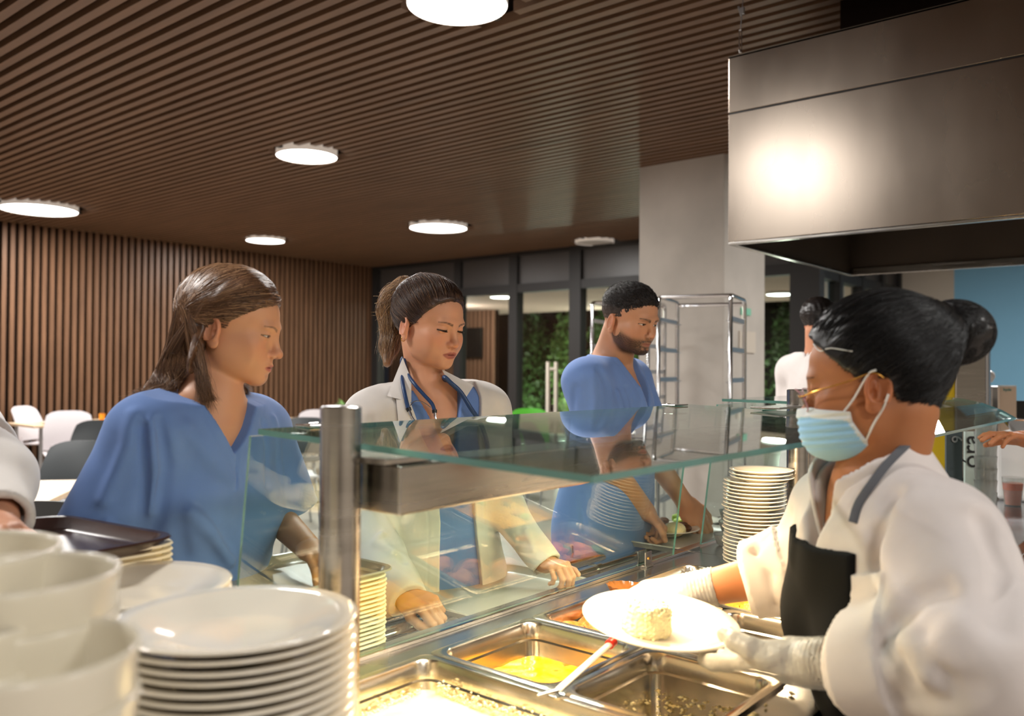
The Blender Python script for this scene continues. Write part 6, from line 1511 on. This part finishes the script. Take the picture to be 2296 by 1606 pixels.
    # neck strap
    al=lambda p: np.minimum(jk0(p)+W0(p),collar(p)); ts=lambda x,y:(lambda r: r if r is not None else P(x,y,1.2))(trace(al,x,y,.5,2.6,.005))
    pts=[ts(1912,1172),ts(1925,1130),ts(1955,1085),ts(1990,1040),ts(2030,1000),ts(2062,970)]
    pts+= [B.wd((-.03,-.112,.055)),B.wd((.03,-.112,.055)),B.wd((.075,-.06,.035)),B.wd((.085,.03,-.02)),B.wd((.075,.098,-.09))]
    c=smoothc(pts,60); MB().tube(c,.0065,8,flat=.25).build('neck_strap',m_strap,t,smooth=True)
    sdf_obj('trousers',lambda p:np.maximum(smin(B.legs(p,.025),B.torso(p,.004),.05),(B.lc(p)[:,2]+.55)),np.array([N[0]-.4,N[1]-.45,.05]),np.array([N[0]+.4,N[1]+.4,N[2]-.4]),.012,m_trouser,t)
    # mask
    def face(q): return ell(q,(0,.064,-.068),(.058,.056,.052))
    def mask(p):
        q=H.l(p); hs=H.sdf(p,False)/H.sc; S=smin(hs-.003,face(q),.02)+.0010*wav(q,70,2)
        pl=(q[:,2]+.066); S=S-.0012*np.sin(pl*520)*(np.abs(pl)<.03)
        top=q[:,2]-(-.026-.22*np.maximum(0,.098-q[:,1])); bot=(-.120+.16*np.maximum(0,.07-q[:,1]))-q[:,2]; back=(.034+.30*np.maximum(0,-.055-q[:,2])*-1.3)-q[:,1]
        return smax(np.maximum(S-.0012,-(S+.007)),np.maximum(np.maximum(top,bot),back),.001)*.95
    def mcol(V):
        q=H.l(V); c=np.tile(L3((150,198,228)),(len(V),1)); top=q[:,2]-(-.026-.22*np.maximum(0,.098-q[:,1])); c=mixc(c,(top>-.015)*.85,L3((226,226,220))); back=(.034+.30*np.maximum(0,-.055-q[:,2])*-1.3)-q[:,1]; return mixc(c,(back>-.006)*.85,L3((226,226,220)))
    mk=sdf_obj('face_mask',mask,H.pos-.17,H.pos+.17,.0024,m_mask,t,col=mcol,thr=1.4)
    Sf=lambda p:H.sdf(p,False)
    def onface(l,off=.002):
        p=H.w(l)[None]
        for _ in range(4):
            d=Sf(p); g=np.stack([(Sf(p+np.eye(3)[i]*.001)-Sf(p-np.eye(3)[i]*.001))/.002 for i in range(3)],1); p=p+g*(off-d)[:,None]/((g*g).sum()+1e-6)
        return p[0]
    m_loop=mat('mask_loop',(222,222,216),rough=.7)
    for sx in(-1,1):
        ez=H.o['earz']
        MB().tube(smoothc([onface((sx*.052,.056,-.050),.004),onface((sx*.068,.028,-.024),.004),H.w((sx*.082,.002,.014)),H.w((sx*.084,-.010,.020))],20),.0016,8).build('mask_loop',m_loop,t,smooth=True)
        MB().tube(smoothc([onface((sx*.056,.022,-.085),.003),onface((sx*.066,.008,-.062),.003),H.w((sx*.079,-.010,-.040)),H.w((sx*.082,-.020,-.020))],20),.0016,8).build('mask_loop',m_loop,t,smooth=True)
    # glasses
    m_gold=mat('gold_rim',(206,150,70),rough=.25,metal=.9); m_pink=mat('pink_rim',(170,120,130),rough=.3)
    gl=thing('glasses','thin gold and rose rimmed glasses on the server\'s face','glasses',(H.pos[0],H.pos[1],H.pos[2]-.02))
    for sx in(-1,1):
        c0=np.array([sx*.034,.112,-.012]); ring=[H.w(c0+np.array([math.cos(a_)*.025*1.0,-.010*abs(math.cos(a_))*(1 if math.cos(a_)*sx>0 else 0)-.006*(1-math.sin(a_)),math.sin(a_)*.0195])) for a_ in np.linspace(0,2*pi,40)]
        MB().tube(ring,.0011,8).build('lens_rim',m_pink,gl,smooth=True)
        MB().add(ring[:-1],[tuple(range(39))]).build('lens',m_glass if 'm_glass' in globals() else m_chrome,gl)
        MB().tube(smoothc([H.w(c0+np.array([sx*.025,-.012,.006])),H.w((sx*.071,.075,.0)),H.w((sx*.079,.03,.008)),H.w((sx*.083,-.004,.016)),H.w((sx*.082,-.018,.006))],24),.0013,8).build('temple_arm',m_gold,gl,smooth=True)
    MB().tube(smoothc([H.w((-.009,.110,-.008)),H.w((0,.114,-.004)),H.w((.009,.110,-.008))],10),.0012,8).build('bridge',m_gold,gl,smooth=True)
    # hair with bun
    dark=L3((13,12,13)); mid=L3((38,33,32)); rs=np.random.RandomState(6)
    bun=P(2140,746,1.32); joint=P(2078,745,1.30)
    def cap(p):
        q=H.l(p); d=ell(q,(0,-.016,.048),(.0845,.0985,.104)); d=smin(d,ell(q,(0,.014,.050),(.076,.080,.088)),.02)
        d=smax(d,hline(q,.016,1.25,.022,back=-.06),.004)*H.sc
        
        low=H.l(p); nap=cone(p,H.w((0,-.040,.0)),H.w((0,-.032,-.055)),.050,.042); nap=np.maximum(nap,(low[:,1]+.026)); d=smin(d,nap,.02)
        d=np.maximum(d,-(low[:,2]+.105))
        return d+.0009*wav(low*np.array([1,.4,1]),170,3)
    def hm(p):
        b=ell(p,bun,(.056,.056,.050))+.0016*wav(p,120,5); j=cone(p,H.w((0,-.085,.070)),bun,.040,.030)
        return np.minimum(smin(cap(p),j,.02),b)
    sdf_obj('hair',hm,np.minimum(H.pos-.2,bun-.08),np.maximum(H.pos+.2,bun+.08),.0034,m_bh,t,col=lambda V:mixc(np.tile(dark,(len(V),1)),.35+.3*wav(H.l(V)*np.array([1,.4,1]),150),mid))
    C=[];K=[]; bu=nrmz((H.l(joint[None])[0]-np.array([0,-.012,.040]))/np.array([.08,.094,.093]))
    for u0 in H.roots(4600,cap,rs,.009):
        C.append(smoothc(H.arc(u0,bu+rs.normal(size=3)*.08,.03,9),18)); K.append(dark*rs.uniform(.7,2.4))
    C=conform(C,hm,np.abs(rs.normal(size=len(C)))*.0014)
    for i in range(420):
        ax_=nrmz(rs.normal(size=3)); u=nrmz(np.cross(ax_,rs.normal(size=3))); w_=np.cross(ax_,u); th=np.linspace(0,rs.uniform(1.5,4),16)
        C.append(bun+(np.outer(np.cos(th),u)+np.outer(np.sin(th),w_))*np.array([.0575,.0575,.0515])); K.append(dark*rs.uniform(.7,2.2))
    strands('hair_strands',C,.00050,m_bh,t,K)
    def scr_(p):
        ax_=nrmz(bun-joint); h_=(p-joint)@ax_; r_=np.linalg.norm(p-joint-np.outer(h_,ax_),axis=1); return np.sqrt((r_-.036)**2+(h_-.012)**2)-.011+.002*wav(p,200,4)
    sdf_obj('hair_band',scr_,joint-.08,joint+.08,.003,mat('grey_band',(92,98,112),rough=.6),t)
    # fine white line of the hair net on the forehead
    C=[]; 
    line=[]
    for a_ in np.linspace(-70,70,30):
        r_=math.radians(a_); u=nrmz(np.array([math.sin(r_)*.95,math.cos(r_)*.80,.50-.40*abs(math.sin(r_))**1.4])); line.append(H.arc(u,nrmz(u+np.array([0,-.02,.02])),.0,2)[0])
    L_=conform([np.array(line)],lambda p:np.minimum(cap(p),Sf(p)),np.array([.0015]))[0]
    MB().tube(L_,.0009,6).build('hair_net_edge',m_loop,t,smooth=True)
    shoes(t,B,m_black); dbg('server hair',t0)
# ---------------------------------------------------------------- partly visible people
def simple_person(label,N,fwang,side,head,arms_px,coatm,skin,hair,sleeve=.9,length=.98,trm=None,hairlow=-.03,female=False,h=.009,cuff=.055,handc=[(.5,.5,.4)]*4,apron=None,sw=.18):
    t0=_t.time(); v=nrmz((N-CO)*np.array([1,1,0])); r=np.array([v[1],-v[0],0]); a=math.radians(fwang); fw=r*math.cos(a)*side-v*math.sin(a)
    hp=N+np.array([0,0,.20])-fw*.01; H=Head(hp,nrmz(fw+np.array([0,0,head])),sc=1.0); B=Body(N,fw,(0,0,1),H,sw=sw,female=female)
    t=thing('person',label,'person',(N[0],N[1],0))
    (er_,wr_,hr_),(el_,wl_,hl_)=arms_px
    A=[x if x is not None else y for x,y in ((er_,B.sr+np.array([0,0,-.27])),(wr_,B.sr+np.array([0,0,-.44])+fw*.18),(hr_,B.sr+np.array([0,0,-.47])+fw*.26),(el_,B.slf+np.array([0,0,-.27])),(wl_,B.slf+np.array([0,0,-.44])+fw*.18),(hl_,B.slf+np.array([0,0,-.47])+fw*.26))]
    def body(p):
        d=smin(B.torso(p,-.008),B.neck(p,.054),.035); d=smin(smin(d,np.minimum(chain(p,[B.sr,A[0],A[1]],[.052,.040,.028],.03),chain(p,[B.slf,A[3],A[4]],[.052,.040,.028],.03)),.03),B.legs(p,-.01),.03)
        d=smin(d,near(p,A[1],.24,lambda q:hand(q,A[1],A[2]-A[1],(0,0,1),1,handc,1.)),.01); d=smin(d,near(p,A[4],.24,lambda q:hand(q,A[4],A[5]-A[4],(0,0,1),-1,handc,1.)),.01)
        return smin(d,near(p,H.pos,.25,H.sdf),.014)
    al=np.array(A+[N]); lo=al.min(0)-.3; hi=al.max(0)+.3; lo[2]=.04; hi[2]=N[2]+.40
    sdf_obj('body',body,lo,hi,h,m_skin,t,col=lambda V:H.col(V,skin,(160,90,80),hair),fine=[(H.pos,.13,.0032),(A[1],.10,.0036),(A[4],.10,.0036)])
    H.eyes(t)
    cr=A[0]+(A[1]-A[0])*sleeve; cl=A[3]+(A[4]-A[3])*sleeve; dr=nrmz(A[1]-A[0]); dl=nrmz(A[4]-A[3])
    def c0(p,e=0.):
        q=B.lc(p); d=smin(B.torso(p,.020+e),ell(q,(0,-.01,-.55),(.215+e,.155+e,.42*length/.98)),.07)
        return smin(smin(d,sleeve_end(p,chain(p,[B.sr,A[0],cr],[.066+e,.060+e,cuff+e],.035),cr,dr,cuff-.009),.03),sleeve_end(p,chain(p,[B.slf,A[3],cl],[.066+e,.060+e,cuff+e],.035),cl,dl,cuff-.009),.03)
    def coat(p):
        q=B.lc(p); wv=.005*wav(p,11,6,6,(1,1,.5))+.002*wav(p,40,12,6); sh=c0(p)+wv
        v_=prism(q,(0,-.12),(-.065,.06),(.065,.06)); sh=smax(sh,-np.maximum(v_,-(q[:,1]+.01)),.003)
        nk=np.linalg.norm((q-np.array([0,-.030,0]))[:,:2],axis=1)-.072; sh=smax(sh,-np.maximum(nk,-(q[:,2]+.02)),.004); sh=np.maximum(sh,q[:,2]-.05)
        return np.maximum(sh,-(q[:,2]+length))
    lo2=lo.copy(); lo2[2]=max(.05,N[2]-length-.05); hi2=hi.copy(); hi2[2]=N[2]+.08
    sdf_obj('coat' if length>.8 else 'jacket',coat,lo2,hi2,.0068,coatm,t,thr=1.35)
    sdf_obj('trousers',lambda p:np.maximum(smin(B.legs(p,.022),B.torso(p,.004),.05),(B.lc(p)[:,2]+.55)),np.array([N[0]-.35,N[1]-.35,.05]),np.array([N[0]+.35,N[1]+.35,N[2]-.4]),.012,trm or m_trouser,t)
    def cap(p):
        q=H.l(p); d=ell(q,(0,-.014,.042),(.081,.095,.094)); line=(q[:,1]-.070)+.6*np.maximum(0,.088-q[:,2]); line=np.maximum(line,(.004-q[:,2])*.9+(q[:,1]-.0)*1.3)
        d=smax(d,line*.7,.006); return np.maximum(d,-(q[:,2]-hairlow))+.0012*wav(q,200,3)
    hh=sdf_obj('hair',cap,H.pos-.18,H.pos+.18,.0045,m_bh,t,col=lambda V:np.tile(L3(hair),(len(V),1))); shoes(t,B,m_black)
    if apron:
        def ap(p):
            q=B.lc(p); reg=np.maximum(np.maximum(np.abs(q[:,0])-.20,q[:,2]+.30),-(q[:,1]+.02)); return smax(np.abs(c0(p)-.008)-.006,np.maximum(reg,-(q[:,2]+.85)),.002)
        sdf_obj('apron',ap,lo2,hi2,.008,apron,t,thr=1.4)
    dbg(label[:20],t0); return H,B,t
def _rice(p):
    q=(p-rice_c)@Rp; r=np.linalg.norm(q[:,:2],axis=1); h=q[:,2]; R_=.0435-.10*np.maximum(0,h)
    d=smax(r-R_,np.abs(h-.024)-.026,.012); return d+.0011*wav(p,420,0)+.0008*wav(p,900,8)
o=sdf_obj('rice_mound',_rice,rice_c-.07,rice_c+.08,.0016,m_rice,None,loc=rice_c,proj=0); tag(o,'moulded white rice timbale on the held plate','rice')
girl(); doctor(); man(); server()
# arm at the left edge : person in a white coat reaching toward the trays
simple_person('person in a white coat cut off by the left edge, one hand behind the cups',P(-205,885,1.62),35,1,-.1,((None,None,None),(P(-8,1070,1.50),P(-4,1172,1.36),P(-50,1200,1.26))),m_coat,(206,150,120),(50,34,26),.90,female=True,cuff=.050)
simple_person('person in white with short dark hair far behind the server, facing away',P(1842,812,4.3),-50,1,-.1,((None,None,None),(None,None,None)),m_coat2,(196,136,104),(28,22,20),.9,.62,apron=m_apron,sw=.19)
simple_person('person at the right edge reaching a bare arm toward the stacked tumblers',P(2480,870,2.95),20,-1,-.1,((P(2420,1010,2.95),P(2300,985,2.85),P(2225,968,2.8)),(None,None,None)),m_coat2,(190,124,84),(28,22,20),.02,.62,sw=.18,cuff=.07,handc=[(.15,.2,.2),(.2,.25,.2),(.3,.3,.2),(.4,.4,.3)])
# ================================================================== world, view
w=bpy.data.worlds.new('world'); SC.world=w; w.use_nodes=True
w.node_tree.nodes['Background'].inputs[0].default_value=(.010,.014,.022,1); w.node_tree.nodes['Background'].inputs[1].default_value=1
SC.view_settings.view_transform='Standard'; SC.view_settings.look='None'; SC.view_settings.gamma=1; SC.view_settings.use_curve_mapping=False
SC.view_settings.exposure=0.12
SUB={'hair_strands':'hair','hair_tie':'hair','hair_band':'hair','eyeball':'body','eyelashes':'body','mask_loop':'face_mask','clamp_screw':'glass_clamp','rail_collar':'tray_rail','pane':'window_frame','shelf_runner':'side_hoop','lens':'lens_rim','juice':'tumbler','spring':'tube','connector':'tube','caster':'side_hoop','earring':'body','hair_net_edge':'hair','seam':'front_panel','baffle':'side_panel','back_support':'seat','light_strip':'lamp_beam'}
byp={}
for o in bpy.data.objects:
    if o.parent is not None: byp.setdefault(o.parent.name,{}).setdefault(o.name.split('.')[0],[]).append(o)
for o in list(bpy.data.objects):
    k=o.name.split('.')[0]
    if o.parent is not None and k in SUB and SUB[k] in byp[o.parent.name]:
        c=byp[o.parent.name]; j=c[k].index(o); t_=c[SUB[k]]; o.parent=t_[min(j*len(t_)//max(1,len(c[k])),len(t_)-1)]
for o in bpy.data.objects:
    if '_base' in o: del o['_base']
bpy.context.view_layer.update()
